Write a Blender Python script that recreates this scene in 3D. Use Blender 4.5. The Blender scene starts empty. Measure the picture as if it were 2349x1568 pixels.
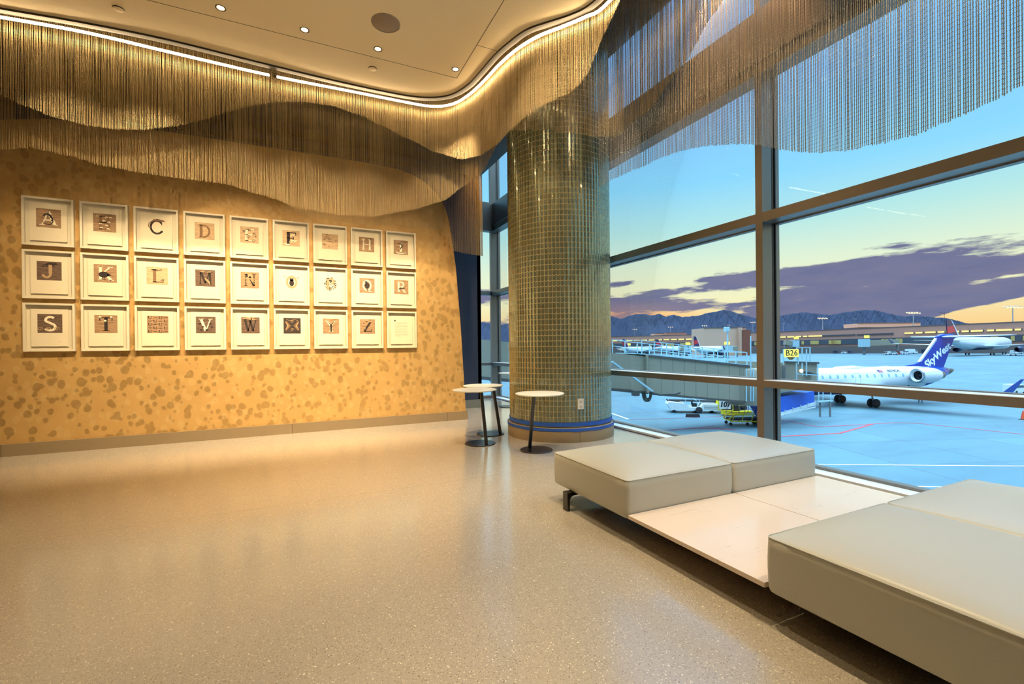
import bpy, bmesh, math, random
import numpy as np
from mathutils import Vector, Matrix

random.seed(7)
S = bpy.context.scene
COL = S.collection
rnd = random.Random(11)

# ------------------------------------------------------------------ camera
F_PX, CXP, CYP = 1056.794, 1174.473, 798.126          # focal length and principal point for a 2349 px wide frame
YAW, PITCH, ROLL, EYE = 0.4442, -0.002655, -0.01039, 1.15

def cam_axes():
    cy, sy = math.cos(YAW), math.sin(YAW)
    f = Vector((sy, cy, 0)); r = Vector((cy, -sy, 0)); u = Vector((0, 0, 1))
    cp, sp = math.cos(PITCH), math.sin(PITCH)
    f2 = f*cp + u*sp; u2 = u*cp - f*sp
    cr, sr = math.cos(ROLL), math.sin(ROLL)
    return r*cr + u2*sr, u2*cr - r*sr, f2
CR, CU, CF = cam_axes()
CAM = Vector((0, 0, EYE))
cd = bpy.data.cameras.new('camera'); cam = bpy.data.objects.new('camera', cd); COL.objects.link(cam)
cd.sensor_width = 36.0; cd.lens = F_PX/2349*36.0
cd.shift_y = (CYP-784.0)/2349.0; cd.shift_x = (1174.5-CXP)/2349.0
cd.clip_start = 0.05; cd.clip_end = 20000
m = Matrix((CR, CU, -CF)).transposed().to_4x4(); m.translation = CAM
cam.matrix_world = m
S.camera = cam

# ------------------------------------------------------------------ view, bounces
S.view_settings.view_transform = 'Standard'
S.view_settings.look = 'None'
S.view_settings.gamma = 1.0
S.view_settings.use_curve_mapping = False
S.view_settings.exposure = 0.12
cy_ = S.cycles
cy_.use_denoising = True
cy_.max_bounces = 4; cy_.diffuse_bounces = 3; cy_.glossy_bounces = 2; cy_.transmission_bounces = 2; cy_.transparent_max_bounces = 8
cy_.use_light_tree = False
cy_.use_adaptive_sampling = True; cy_.adaptive_threshold = 0.05; cy_.adaptive_min_samples = 16
cy_.sample_clamp_indirect = 4.0
cy_.caustics_reflective = False; cy_.caustics_refractive = False

def sc(r, g, b):                                       # sRGB 0..255 to linear
    f = lambda c: (c/255/12.92) if c/255 <= 0.04045 else ((c/255+0.055)/1.055)**2.4
    return (f(r), f(g), f(b), 1)

# ------------------------------------------------------------------ node helper
class NT:
    def __init__(s, tree): s.t = tree
    def n(s, typ, **kw):
        nd = s.t.nodes.new(typ)
        for k, v in kw.items():
            if k.startswith('_'): setattr(nd, k[1:], v)
            else: nd.inputs[k].default_value = v
        return nd
    def l(s, a, b): s.t.links.new(a, b)
    def math(s, op, a, b=None, c=None, clamp=False):
        nd = s.t.nodes.new('ShaderNodeMath'); nd.operation = op; nd.use_clamp = clamp
        for i, v in enumerate((a, b, c)):
            if v is None: continue
            if isinstance(v, (int, float)): nd.inputs[i].default_value = v
            else: s.l(v, nd.inputs[i])
        return nd.outputs[0]
    def mix(s, fac, a, b):
        nd = s.t.nodes.new('ShaderNodeMix'); nd.data_type = 'RGBA'
        for i, v in ((0, fac), (6, a), (7, b)):
            if isinstance(v, (int, float, tuple)): nd.inputs[i].default_value = v
            else: s.l(v, nd.inputs[i])
        return nd.outputs[2]
    def ramp(s, fac, stops, interp='LINEAR'):
        nd = s.t.nodes.new('ShaderNodeValToRGB'); cr = nd.color_ramp; cr.interpolation = interp
        while len(cr.elements) > 1: cr.elements.remove(cr.elements[-1])
        cr.elements[0].position = stops[0][0]; cr.elements[0].color = stops[0][1]
        for p, c in stops[1:]:
            e = cr.elements.new(p); e.color = c
        if not isinstance(fac, (int, float)): s.l(fac, nd.inputs[0])
        return nd.outputs[0]

# ------------------------------------------------------------------ sky at dusk
world = bpy.data.worlds.new('dusk_sky'); S.world = world; world.use_nodes = True
W = NT(world.node_tree); world.node_tree.nodes.clear()
tc = W.n('ShaderNodeTexCoord'); sep = W.n('ShaderNodeSeparateXYZ'); W.l(tc.outputs['Generated'], sep.inputs[0])
elev = W.math('MULTIPLY', W.math('ARCSINE', sep.outputs[2]), 180/math.pi)
azim = W.math('MULTIPLY', W.math('ARCTAN2', sep.outputs[0], sep.outputs[1]), 180/math.pi)
e01 = W.math('DIVIDE', elev, 90.0, clamp=True)
def E(d): return d/90.0
base = W.ramp(e01, [(0, sc(236, 176, 122)), (E(2.2), sc(238, 198, 138)), (E(5), sc(232, 222, 178)), (E(9), sc(214, 222, 196)),
                    (E(13), sc(174, 214, 212)), (E(18), sc(134, 200, 234)), (E(26), sc(126, 184, 240)), (E(36), sc(118, 176, 238)),
                    (E(60), sc(190, 218, 236)), (1, sc(200, 222, 238))])
# glow of the sunset low over the mountains
g1 = W.math('MULTIPLY', W.math('ABSOLUTE', W.math('SUBTRACT', azim, 39.0)), 1/11.0, clamp=True)
g2 = W.math('MULTIPLY', W.math('ABSOLUTE', W.math('SUBTRACT', elev, 3.6)), 1/2.0, clamp=True)
glow = W.math('MULTIPLY', W.math('SUBTRACT', 1.0, g1), W.math('SUBTRACT', 1.0, g2))
base = W.mix(W.math('MULTIPLY', glow, 0.9, clamp=True), base, sc(255, 160, 70))
# stratus bands that rise towards the right
comb = W.n('ShaderNodeCombineXYZ')
W.l(W.math('MULTIPLY', azim, 0.055), comb.inputs[0])
tilt = W.math('SUBTRACT', elev, W.math('MULTIPLY', azim, 0.028))
W.l(W.math('MULTIPLY', tilt, 0.42), comb.inputs[1])
n1 = W.n('ShaderNodeTexNoise', Scale=1.0, Detail=7.0, Roughness=0.56, Distortion=0.25); W.l(comb.outputs[0], n1.inputs['Vector'])
comb2 = W.n('ShaderNodeCombineXYZ', Z=4.3)
W.l(W.math('MULTIPLY', azim, 0.22), comb2.inputs[0]); W.l(W.math('MULTIPLY', tilt, 0.95), comb2.inputs[1])
n2 = W.n('ShaderNodeTexNoise', Scale=1.0, Detail=6.0, Roughness=0.6); W.l(comb2.outputs[0], n2.inputs['Vector'])
# where the bank of cloud sits: full between 1.2 and 7.5 degrees, thinning above
top = W.math('ADD', 8.9, W.math('MULTIPLY', W.math('SUBTRACT', azim, 45.0), 0.03))
hi = W.math('DIVIDE', W.math('SUBTRACT', top, elev), 1.6, clamp=True)
lo = W.math('DIVIDE', W.math('SUBTRACT', elev, W.math('MULTIPLY', W.math('MAXIMUM', W.math('SUBTRACT', azim, 60.0), 0.0), 0.27)), 0.5, clamp=True)
bank = W.math('MULTIPLY', hi, lo)
dens = W.math('ADD', W.math('MULTIPLY', n1.outputs[0], 1.0), W.math('MULTIPLY', n2.outputs[0], 0.45))
right = W.math('DIVIDE', W.math('SUBTRACT', azim, 44.0), 26.0, clamp=True)
thr = W.math('SUBTRACT', 0.685, W.math('MULTIPLY', right, 0.16))
edge = W.math('MULTIPLY', W.math('SUBTRACT', bank, 1.0), 0.30)
mask = W.math('MULTIPLY', W.math('ADD', W.math('SUBTRACT', dens, thr), edge), 14.0, clamp=True)
mask = W.math('MULTIPLY', mask, W.math('GREATER_THAN', bank, 0.0))
# a few thin wisps higher up
wis = W.math('MULTIPLY', W.math('SUBTRACT', dens, 0.93), 6.0, clamp=True)
whi = W.math('DIVIDE', W.math('SUBTRACT', 13.0, elev), 3.0, clamp=True)
mask = W.math('MAXIMUM', mask, W.math('MULTIPLY', W.math('MULTIPLY', wis, whi), 0.8))
cloud = W.mix(n2.outputs[0], sc(132, 122, 142), sc(88, 98, 138))
cloud = W.mix(W.math('MULTIPLY', glow, 0.5, clamp=True), cloud, sc(190, 140, 120))
sky = W.mix(mask, base, cloud)
below = W.math('MULTIPLY', W.math('MULTIPLY', elev, -1.0), 2.0, clamp=True)
sky = W.mix(below, sky, sc(70, 90, 120))
bg = W.n('ShaderNodeBackground'); W.l(sky, bg.inputs[0]); bg.inputs[1].default_value = 1.0
# the dome overhead is brighter than the strip the windows show
hib = W.math('DIVIDE', W.math('SUBTRACT', elev, 34.0), 22.0, clamp=True)
W.l(W.math('ADD', 1.22, W.math('MULTIPLY', hib, 9.0)), bg.inputs[1])
wo = W.n('ShaderNodeOutputWorld'); W.l(bg.outputs[0], wo.inputs[0])

# ------------------------------------------------------------------ sight lines: from the photograph's pixels to points in the place
def ray(px, py): return CR*((px-CXP)/F_PX) - CU*((py-CYP)/F_PX) + CF
def on_z(px, py, z): d = ray(px, py); return CAM + d*((z-EYE)/d.z)
def on_y(px, py, y): d = ray(px, py); return CAM + d*(y/d.y)
def on_x(px, py, x): d = ray(px, py); return CAM + d*(x/d.x)
def at(px, py, depth): return CAM + ray(px, py)*depth
def px_of(p):
    d = Vector(p)-CAM; z = d.dot(CF)
    return CXP+F_PX*d.dot(CR)/z, CYP-F_PX*d.dot(CU)/z, z
def z_above(x, y, py):                                  # height over (x, y) of the sight line in row py
    a = Vector((x, y, 0)); k = (CYP-py)/F_PX
    # (u.d) = k (F.d), d = (x, y, z-EYE)
    h = (k*(CF.x*x+CF.y*y) - (CU.x*x+CU.y*y))/(CU.z-k*CF.z)
    return EYE+h
APRON = -5.85

# ------------------------------------------------------------------ materials
MATS = {}
def mat(name, col, rough=0.5, metal=0.0, spec=0.5, emit=None, estr=0.0, coat=0.0, bump=None, var=None):
    if name in MATS: return MATS[name]
    mt = bpy.data.materials.new(name); mt.use_nodes = True
    N = NT(mt.node_tree); b = mt.node_tree.nodes['Principled BSDF']
    b.inputs['Base Color'].default_value = col if len(col) == 4 else (*col, 1)
    b.inputs['Roughness'].default_value = rough; b.inputs['Metallic'].default_value = metal
    b.inputs['Specular IOR Level'].default_value = spec; b.inputs['Coat Weight'].default_value = coat
    if emit: b.inputs['Emission Color'].default_value = emit; b.inputs['Emission Strength'].default_value = estr
    tcn = N.n('ShaderNodeTexCoord')
    if var is None: var = (6.0, 0.10)
    if var:                                             # gentle mottling, so nothing is a flat colour
        nz = N.n('ShaderNodeTexNoise', Scale=var[0], Detail=3.0); N.l(tcn.outputs['Object'], nz.inputs['Vector'])
        c = b.inputs['Base Color'].default_value
        lo_ = tuple(x*(1-var[1]) for x in c[:3])+(1,); hi_ = tuple(min(1, x*(1+var[1])) for x in c[:3])+(1,)
        N.l(N.mix(nz.outputs[0], lo_, hi_), b.inputs['Base Color'])
    if bump:
        nz = N.n('ShaderNodeTexNoise', Scale=bump[0], Detail=4.0); N.l(tcn.outputs['Object'], nz.inputs['Vector'])
        bp = N.n('ShaderNodeBump', Strength=bump[1], Distance=0.01); N.l(nz.outputs[0], bp.inputs['Height']); N.l(bp.outputs[0], b.inputs['Normal'])
    if emit and estr < 10: mt.cycles.emission_sampling = 'NONE'
    MATS[name] = mt
    return mt
def nodes_of(mt): return NT(mt.node_tree), mt.node_tree.nodes['Principled BSDF']

def glass_mat():
    mt = bpy.data.materials.new('window_glass'); mt.use_nodes = True; t = mt.node_tree; t.nodes.clear(); N = NT(t)
    tr = N.n('ShaderNodeBsdfTransparent', Color=(0.93, 0.97, 0.97, 1)); gl = N.n('ShaderNodeBsdfGlossy', Roughness=0.0)
    fr = N.n('ShaderNodeFresnel', IOR=1.35); mx = N.n('ShaderNodeMixShader'); out = N.n('ShaderNodeOutputMaterial')
    N.l(N.math('MULTIPLY', fr.outputs[0], 0.16), mx.inputs[0]); N.l(tr.outputs[0], mx.inputs[1]); N.l(gl.outputs[0], mx.inputs[2]); N.l(mx.outputs[0], out.inputs[0])
    MATS['window_glass'] = mt; return mt
M_GLASS = glass_mat()

def terrazzo():
    mt = mat('terrazzo', sc(186, 168, 142), rough=0.26, spec=0.8, var=False); N, b = nodes_of(mt)
    b.inputs['Coat Weight'].default_value = 0.6; b.inputs['Coat Roughness'].default_value = 0.14
    tcn = N.n('ShaderNodeTexCoord'); P = tcn.outputs['Object']
    big = N.n('ShaderNodeTexNoise', Scale=0.9, Detail=4.0); N.l(P, big.inputs['Vector'])
    col = N.mix(big.outputs[0], sc(170, 163, 150), sc(180, 172, 158))
    for scale, thr, c1, wt, seed in ((150, 0.30, sc(225, 210, 180), 0.55, 0.0), (140, 0.27, sc(112, 92, 70), 0.6, 3.7), (75, 0.20, sc(96, 78, 60), 0.55, 9.1), (70, 0.20, sc(236, 226, 204), 0.7, 5.3), (26, 0.085, sc(255, 245, 225), 0.9, 12.0)):
        mp = N.n('ShaderNodeMapping'); mp.inputs['Location'].default_value = (seed, seed*1.7, 0); N.l(P, mp.inputs[0])
        v = N.n('ShaderNodeTexVoronoi', Scale=scale, Randomness=1.0); N.l(mp.outputs[0], v.inputs['Vector'])
        pick = N.math('GREATER_THAN', N.n('ShaderNodeSeparateColor').inputs[0].default_value and 0.5, 0.0) if False else None
        spn = N.n('ShaderNodeSeparateColor'); N.l(v.outputs['Color'], spn.inputs[0])
        some = N.math('GREATER_THAN', spn.outputs[0], 0.42)
        k = N.math('MULTIPLY', N.math('MULTIPLY', N.math('LESS_THAN', v.outputs['Distance'], thr), some), wt)
        col = N.mix(k, col, c1)
    # divider joints in a 3.1 m grid
    sp = N.n('ShaderNodeSeparateXYZ'); N.l(P, sp.inputs[0])
    jy = N.math('LESS_THAN', N.math('ABSOLUTE', N.math('SUBTRACT', sp.outputs[1], 3.80)), 0.0035)
    jx = N.math('LESS_THAN', N.math('ABSOLUTE', N.math('ADD', sp.outputs[0], 2.30)), 0.0035)
    j = N.math('MULTIPLY', N.math('MAXIMUM', jy, jx), 0.35)
    col = N.mix(j, col, sc(120, 100, 80)); N.l(col, b.inputs['Base Color'])
    rn = N.n('ShaderNodeTexNoise', Scale=3.0, Detail=5.0); N.l(P, rn.inputs['Vector'])
    N.l(N.math('ADD', 0.15, N.math('MULTIPLY', rn.outputs[0], 0.04)), b.inputs['Roughness'])
    return mt
M_FLOOR = terrazzo()

def gold_paper():
    mt = mat('gold_leaf_wallpaper', sc(190, 140, 76), rough=0.45, metal=0.35, var=False); N, b = nodes_of(mt)
    tcn = N.n('ShaderNodeTexCoord'); P = tcn.outputs['Object']
    wob = N.n('ShaderNodeTexNoise', Scale=7.0, Detail=2.0); N.l(P, wob.inputs['Vector'])
    add = N.n('ShaderNodeVectorMath'); add.operation = 'MULTIPLY_ADD'
    add.inputs[1].default_value = (0.05, 0.0, 0.05); N.l(wob.outputs['Color'], add.inputs[0]); N.l(P, add.inputs[2])
    mask = None
    for sx, sz, off, thr in ((9.5, 7.4, 0.0, 0.40), (7.6, 6.0, 7.3, 0.36), (13, 10, 3.9, 0.36)):
        mp = N.n('ShaderNodeMapping'); mp.inputs['Scale'].default_value = (sx, 0.001, sz); mp.inputs['Location'].default_value = (off, 0, off*0.7); mp.inputs['Rotation'].default_value = (0, 0.15, 0)
        N.l(add.outputs[0], mp.inputs[0])
        v = N.n('ShaderNodeTexVoronoi', Scale=1.0, Randomness=0.9); N.l(mp.outputs[0], v.inputs['Vector'])
        spn = N.n('ShaderNodeSeparateColor'); N.l(v.outputs['Color'], spn.inputs[0])
        k = N.math('MULTIPLY', N.math('MULTIPLY', N.math('SUBTRACT', thr, v.outputs['Distance']), 14.0, clamp=True), N.math('GREATER_THAN', spn.outputs[0], 0.28))
        mask = k if mask is None else N.math('MAXIMUM', mask, k)
    pt = N.n('ShaderNodeTexNoise', Scale=30.0, Detail=5.0); N.l(P, pt.inputs['Vector'])
    mask = N.math('MULTIPLY', mask, N.math('ADD', 0.35, N.math('MULTIPLY', pt.outputs[0], 0.8)), clamp=True)
    md = N.n('ShaderNodeTexNoise', Scale=3.5, Detail=6.0, Roughness=0.65); N.l(P, md.inputs['Vector'])
    ground = N.mix(md.outputs[0], sc(186, 146, 84), sc(212, 172, 106))
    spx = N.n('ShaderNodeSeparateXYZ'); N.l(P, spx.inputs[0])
    grd = N.math('ADD', 0.12, N.math('MULTIPLY', N.math('DIVIDE', N.math('SUBTRACT', 0.6, spx.outputs[0]), 4.0, clamp=True), 0.26))  # left dabs darker: print, and partly dark reflections painted into the colour
    mp2 = N.n('ShaderNodeMapping'); mp2.inputs['Scale'].default_value = (11, 0.001, 8.0); mp2.inputs['Location'].default_value = (31.0, 0, 17.0); N.l(add.outputs[0], mp2.inputs[0])
    v2 = N.n('ShaderNodeTexVoronoi', Scale=1.0, Randomness=0.95); N.l(mp2.outputs[0], v2.inputs['Vector'])
    k2 = N.math('MULTIPLY', N.math('MULTIPLY', N.math('SUBTRACT', 0.42, v2.outputs['Distance']), 8.0, clamp=True), N.math('MULTIPLY', pt.outputs[0], 0.55))
    ground = N.mix(k2, ground, sc(216, 186, 128))
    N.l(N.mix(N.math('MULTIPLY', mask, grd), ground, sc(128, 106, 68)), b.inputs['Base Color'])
    N.l(N.math('ADD', 0.25, N.math('MULTIPLY', mask, 0.3)), b.inputs['Metallic'])
    N.l(N.math('SUBTRACT', 0.52, N.math('MULTIPLY', mask, 0.14)), b.inputs['Roughness'])
    bp = N.n('ShaderNodeBump', Strength=0.25, Distance=0.004); N.l(mask, bp.inputs['Height']); N.l(bp.outputs[0], b.inputs['Normal'])
    return mt
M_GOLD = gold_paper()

M_CEIL = mat('ceiling_paint', sc(246, 222, 172), 0.6, var=(1.5, 0.03))
M_DARKCEIL = mat('dark_upper_ceiling', sc(96, 86, 78), 0.7)
M_NAVY = mat('navy_paint', sc(38, 52, 78), 0.55)
M_PLAIN = mat('beige_wall_paint', sc(200, 170, 125), 0.7)
M_BASEB = mat('taupe_base_tile', sc(138, 120, 92), 0.35, var=(3, 0.06))
M_MULL = mat('anodised_mullion', sc(132, 125, 116), 0.36, metal=0.55, var=(2, 0.05))
M_SILL = mat('pale_sill_and_rail_shine', sc(236, 240, 242), 0.3)  # the sill's own colour; on the window rail it paints in sky light
M_BLACK = mat('black_powder_coat', sc(30, 28, 27), 0.28, spec=0.6)
M_GASKET = mat('black_gasket', sc(18, 20, 24), 0.6)
M_BRONZE = mat('bronze_trim', sc(86, 72, 56), 0.4, metal=0.5)
M_CHAIN = mat('champagne_aluminium_chain', sc(172, 150, 108), 0.36, metal=0.6, var=(14, 0.2))
M_CHAIN_SKYLIT = mat('skylight_tinted_chain', sc(206, 202, 194), 0.24, metal=0.75, var=(14, 0.15))  # same chain, with sky reflections painted in as a paler colour
M_TRACK = mat('dark_curtain_track', sc(60, 52, 44), 0.5, metal=0.3)
M_LED = mat('warm_strip_light', (1, 0.8, 0.5, 1), 0.5, emit=(1.0, 0.74, 0.42, 1), estr=38.0, var=False)
M_LAMP = mat('downlight_glow', (1, 0.8, 0.5, 1), 0.5, emit=(1.0, 0.72, 0.36, 1), estr=30.0, var=False)
M_WHITE = mat('white_enamel', sc(232, 228, 215), 0.35)
M_LEATHER = mat('taupe_leather', sc(186, 186, 174), 0.36, spec=0.45, bump=(180, 0.05), var=(2.0, 0.03))
M_FRAME = mat('cream_lacquer_frame', sc(224, 212, 184), 0.4, var=(3, 0.02))
M_MATB = mat('cream_backing_board', sc(218, 206, 176), 0.8, var=(3, 0.02))
M_PAPER = mat('printing_paper', sc(226, 212, 180), 0.85, var=(8, 0.03))
M_SPK = mat('speaker_grille', sc(140, 120, 98), 0.7)
M_TAPE = mat('blue_masking_tape', sc(34, 92, 190), 0.6, bump=(60, 0.5))
M_TABLE = mat('cream_table_top', sc(252, 246, 232), 0.3)

def marble():
    mt = mat('veined_white_marble', sc(226, 206, 186), rough=0.16, spec=0.5, var=False); N, b = nodes_of(mt)
    tcn = N.n('ShaderNodeTexCoord')
    mp = N.n('ShaderNodeMapping'); mp.inputs['Scale'].default_value = (2.0, 13.0, 1); mp.inputs['Rotation'].default_value = (0, 0, 0.5); N.l(tcn.outputs['Object'], mp.inputs[0])
    n = N.n('ShaderNodeTexNoise', Scale=1.6, Detail=8.0, Roughness=0.62, Distortion=1.4); N.l(mp.outputs[0], n.inputs['Vector'])
    v = N.math('MULTIPLY', N.math('SUBTRACT', n.outputs[0], 0.635), 12.0, clamp=True)
    m2 = N.n('ShaderNodeTexNoise', Scale=2.0, Detail=3.0); N.l(tcn.outputs['Object'], m2.inputs['Vector'])
    col = N.mix(m2.outputs[0], sc(224, 204, 184), sc(236, 220, 202))
    N.l(N.mix(N.math('MULTIPLY', v, 0.5), col, sc(150, 136, 128)), b.inputs['Base Color'])
    return mt
M_MARBLE = marble()

def tile_mats():
    out = []
    for i, c in enumerate((sc(136, 142, 116), sc(122, 134, 116), sc(146, 148, 120), sc(132, 130, 100))):
        out.append(mat('olive_glazed_tile_%s' % 'abcd'[i], c, 0.22, metal=0.65, spec=0.8, coat=1.0, var=(20, 0.12)))
    return out
M_TILES = tile_mats()
M_GROUT = mat('cream_grout', sc(172, 158, 112), 0.7)

def concrete():
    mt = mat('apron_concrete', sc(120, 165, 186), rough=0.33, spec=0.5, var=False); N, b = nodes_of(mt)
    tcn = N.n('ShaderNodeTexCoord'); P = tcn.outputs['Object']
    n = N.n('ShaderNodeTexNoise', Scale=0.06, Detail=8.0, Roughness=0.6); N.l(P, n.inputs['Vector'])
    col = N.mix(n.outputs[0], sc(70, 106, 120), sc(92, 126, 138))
    mp = N.n('ShaderNodeMapping'); mp.inputs['Rotation'].default_value = (0, 0, 0.36); N.l(P, mp.inputs[0])
    br = N.n('ShaderNodeTexBrick', Scale=1.0); br.offset = 0.0
    br.inputs['Color1'].default_value = (0.80, 0.80, 0.82, 1); br.inputs['Color2'].default_value = (1, 1, 1, 1); br.inputs['Mortar'].default_value = (0.45, 0.45, 0.5, 1)
    br.inputs['Mortar Size'].default_value = 0.05; br.inputs['Brick Width'].default_value = 6.1; br.inputs['Row Height'].default_value = 6.1; br.inputs['Bias'].default_value = 0.0
    N.l(mp.outputs[0], br.inputs['Vector'])
    mx = N.n('ShaderNodeMix', _data_type='RGBA', _blend_type='MULTIPLY'); mx.inputs[0].default_value = 0.85; N.l(col, mx.inputs[6]); N.l(br.outputs[0], mx.inputs[7])
    sp_ = N.n('ShaderNodeMapping'); sp_.inputs['Scale'].default_value = (0.10, 0.42, 1); sp_.inputs['Rotation'].default_value = (0, 0, 0.4); N.l(P, sp_.inputs[0])
    st = N.n('ShaderNodeTexNoise', Scale=1.0, Detail=8.0, Roughness=0.7); N.l(sp_.outputs[0], st.inputs['Vector'])
    k = N.math('MULTIPLY', N.math('SUBTRACT', st.outputs[0], 0.48), 3.5, clamp=True)
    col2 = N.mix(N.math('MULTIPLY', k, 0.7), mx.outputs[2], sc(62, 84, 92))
    N.l(col2, b.inputs['Base Color'])
    N.l(N.math('ADD', 0.28, N.math('MULTIPLY', n.outputs[0], 0.35)), b.inputs['Roughness'])
    return mt
M_APRON = concrete()

# ------------------------------------------------------------------ mesh collector
class MB:
    def __init__(s, M=None): s.v = []; s.f = []; s.mi = []; s.M = M; s.smooth = False; s.sm = []
    def add(s, vs, fs, mi=0, smooth=None):
        o = len(s.v)
        for p in vs:
            p = Vector(p); s.v.append(s.M @ p if s.M else p)
        for f in fs: s.f.append([o+i for i in f]); s.mi.append(mi); s.sm.append(s.smooth if smooth is None else smooth)
        return s
    def box(s, c, d, rz=0.0, mi=0, rot=None):
        R = Matrix.Rotation(rz, 3, 'Z') if rot is None else rot
        c = Vector(c); vs = []
        for x in (-.5, .5):
            for y in (-.5, .5):
                for z in (-.5, .5): vs.append(c + R @ Vector((x*d[0], y*d[1], z*d[2])))
        return s.add(vs, [(0, 1, 3, 2), (4, 6, 7, 5), (0, 4, 5, 1), (2, 3, 7, 6), (0, 2, 6, 4), (1, 5, 7, 3)], mi)
    def b2(s, a, b, mi=0):
        return s.box([(a[i]+b[i])/2 for i in range(3)], [abs(a[i]-b[i]) for i in range(3)], mi=mi)
    def rbox(s, c, d, r, rz=0.0, mi=0):                 # box with chamfered vertical and top edges
        hx, hy, hz = d[0]/2, d[1]/2, d[2]/2
        R = Matrix.Rotation(rz, 3, 'Z'); c = Vector(c)
        def ring(i, z): return [c+R @ Vector(p) for p in ((-hx+r+i, -hy+i, z), (hx-r-i, -hy+i, z), (hx-i, -hy+r+i, z), (hx-i, hy-r-i, z), (hx-r-i, hy-i, z), (-hx+r+i, hy-i, z), (-hx+i, hy-r-i, z), (-hx+i, -hy+r+i, z))]
        vs = ring(r*.5, -hz)+ring(0, -hz+r*.5)+ring(0, hz-r*.5)+ring(r*.5, hz); fs = []
        for k in range(3):
            for i in range(8): j = (i+1) % 8; fs.append((k*8+i, k*8+j, k*8+8+j, k*8+8+i))
        fs.append(tuple(range(7, -1, -1))); fs.append(tuple(range(24, 32)))
        return s.add(vs, fs, mi)
    def tube(s, pts, r, n=8, mi=0, caps=True, smooth=True):
        pts = [Vector(p) for p in pts]; rs = r if isinstance(r, (list, tuple)) else [r]*len(pts); vs = []; fs = []
        up = None
        for i, p in enumerate(pts):
            t = (pts[min(i+1, len(pts)-1)]-pts[max(i-1, 0)]).normalized()
            if up is None: up = Vector((0, 0, 1)) if abs(t.z) < .9 else Vector((1, 0, 0))
            a = t.cross(up)
            if a.length < 1e-6: a = t.cross(Vector((0, 1, 0)))
            a.normalize(); b = a.cross(t).normalized(); up = b
            for k in range(n):
                an = 2*math.pi*(k+.5)/n; vs.append(p+(a*math.cos(an)+b*math.sin(an))*rs[i])
        for i in range(len(pts)-1):
            for k in range(n): j = (k+1) % n; fs.append((i*n+k, i*n+j, (i+1)*n+j, (i+1)*n+k))
        s.add(vs, fs, mi, smooth)
        if caps and n > 2:
            s.add(vs[:n], [tuple(range(n-1, -1, -1))], mi, False); s.add(vs[-n:], [tuple(range(n))], mi, False)
        return s
    def bar(s, a, b, w, h, mi=0, up=(0, 0, 1)):        # rectangular bar from a to b
        a = Vector(a); b = Vector(b); t = (b-a).normalized(); x = t.cross(Vector(up))
        if x.length < 1e-5: x = t.cross(Vector((1, 0, 0)))
        x.normalize(); y = x.cross(t).normalized(); vs = []
        for p in (a, b):
            for i, j in ((-1, -1), (1, -1), (1, 1), (-1, 1)): vs.append(p+x*(i*w/2)+y*(j*h/2))
        return s.add(vs, [(0, 1, 2, 3), (7, 6, 5, 4), (0, 4, 5, 1), (1, 5, 6, 2), (2, 6, 7, 3), (3, 7, 4, 0)], mi, False)
    def lathe(s, prof, c=(0, 0, 0), n=32, mi=0, axis=None, smooth=True, caps=True):  # prof (r, z)
        c = Vector(c); Q = axis.to_track_quat('Z', 'Y').to_matrix() if axis else Matrix.Identity(3); vs = []; fs = []
        for r, z in prof:
            for k in range(n):
                a = 2*math.pi*k/n; vs.append(c+Q @ Vector((r*math.cos(a), r*math.sin(a), z)))
        m_ = len(prof)
        for i in range(m_-1):
            for k in range(n): j = (k+1) % n; fs.append((i*n+k, i*n+j, (i+1)*n+j, (i+1)*n+k))
        s.add(vs, fs, mi, smooth)
        if caps and prof[0][0] > 1e-6: s.add(vs[:n], [tuple(range(n-1, -1, -1))], mi, False)
        if caps and prof[-1][0] > 1e-6: s.add(vs[-n:], [tuple(range(n))], mi, False)
        return s
    def prism(s, poly, ext, mi=0):                      # poly 3D points, ext vector
        poly = [Vector(p) for p in poly]; n = len(poly); ext = Vector(ext)
        vs = poly+[p+ext for p in poly]
        fs = [tuple(range(n-1, -1, -1)), tuple(range(n, 2*n))]+[(i, (i+1) % n, n+(i+1) % n, n+i) for i in range(n)]
        return s.add(vs, fs, mi, False)
    def build(s, name, mats, parent=None, fixn=True):
        me = bpy.data.meshes.new(name); o = bpy.data.objects.new(name, me); COL.objects.link(o)
        org = Vector((0, 0, 0)); p = parent
        while p is not None: org = org + p.location; p = p.parent
        if parent is not None: o.parent = parent
        me.from_pydata([tuple(v-org) for v in s.v], [], s.f)
        for m_ in (mats if isinstance(mats, (list, tuple)) else [mats]): me.materials.append(m_)
        me.polygons.foreach_set('material_index', s.mi); me.polygons.foreach_set('use_smooth', s.sm)
        if fixn:
            b = bmesh.new(); b.from_mesh(me); bmesh.ops.recalc_face_normals(b, faces=b.faces); b.to_mesh(me); b.free()
        me.update(); return o

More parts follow.
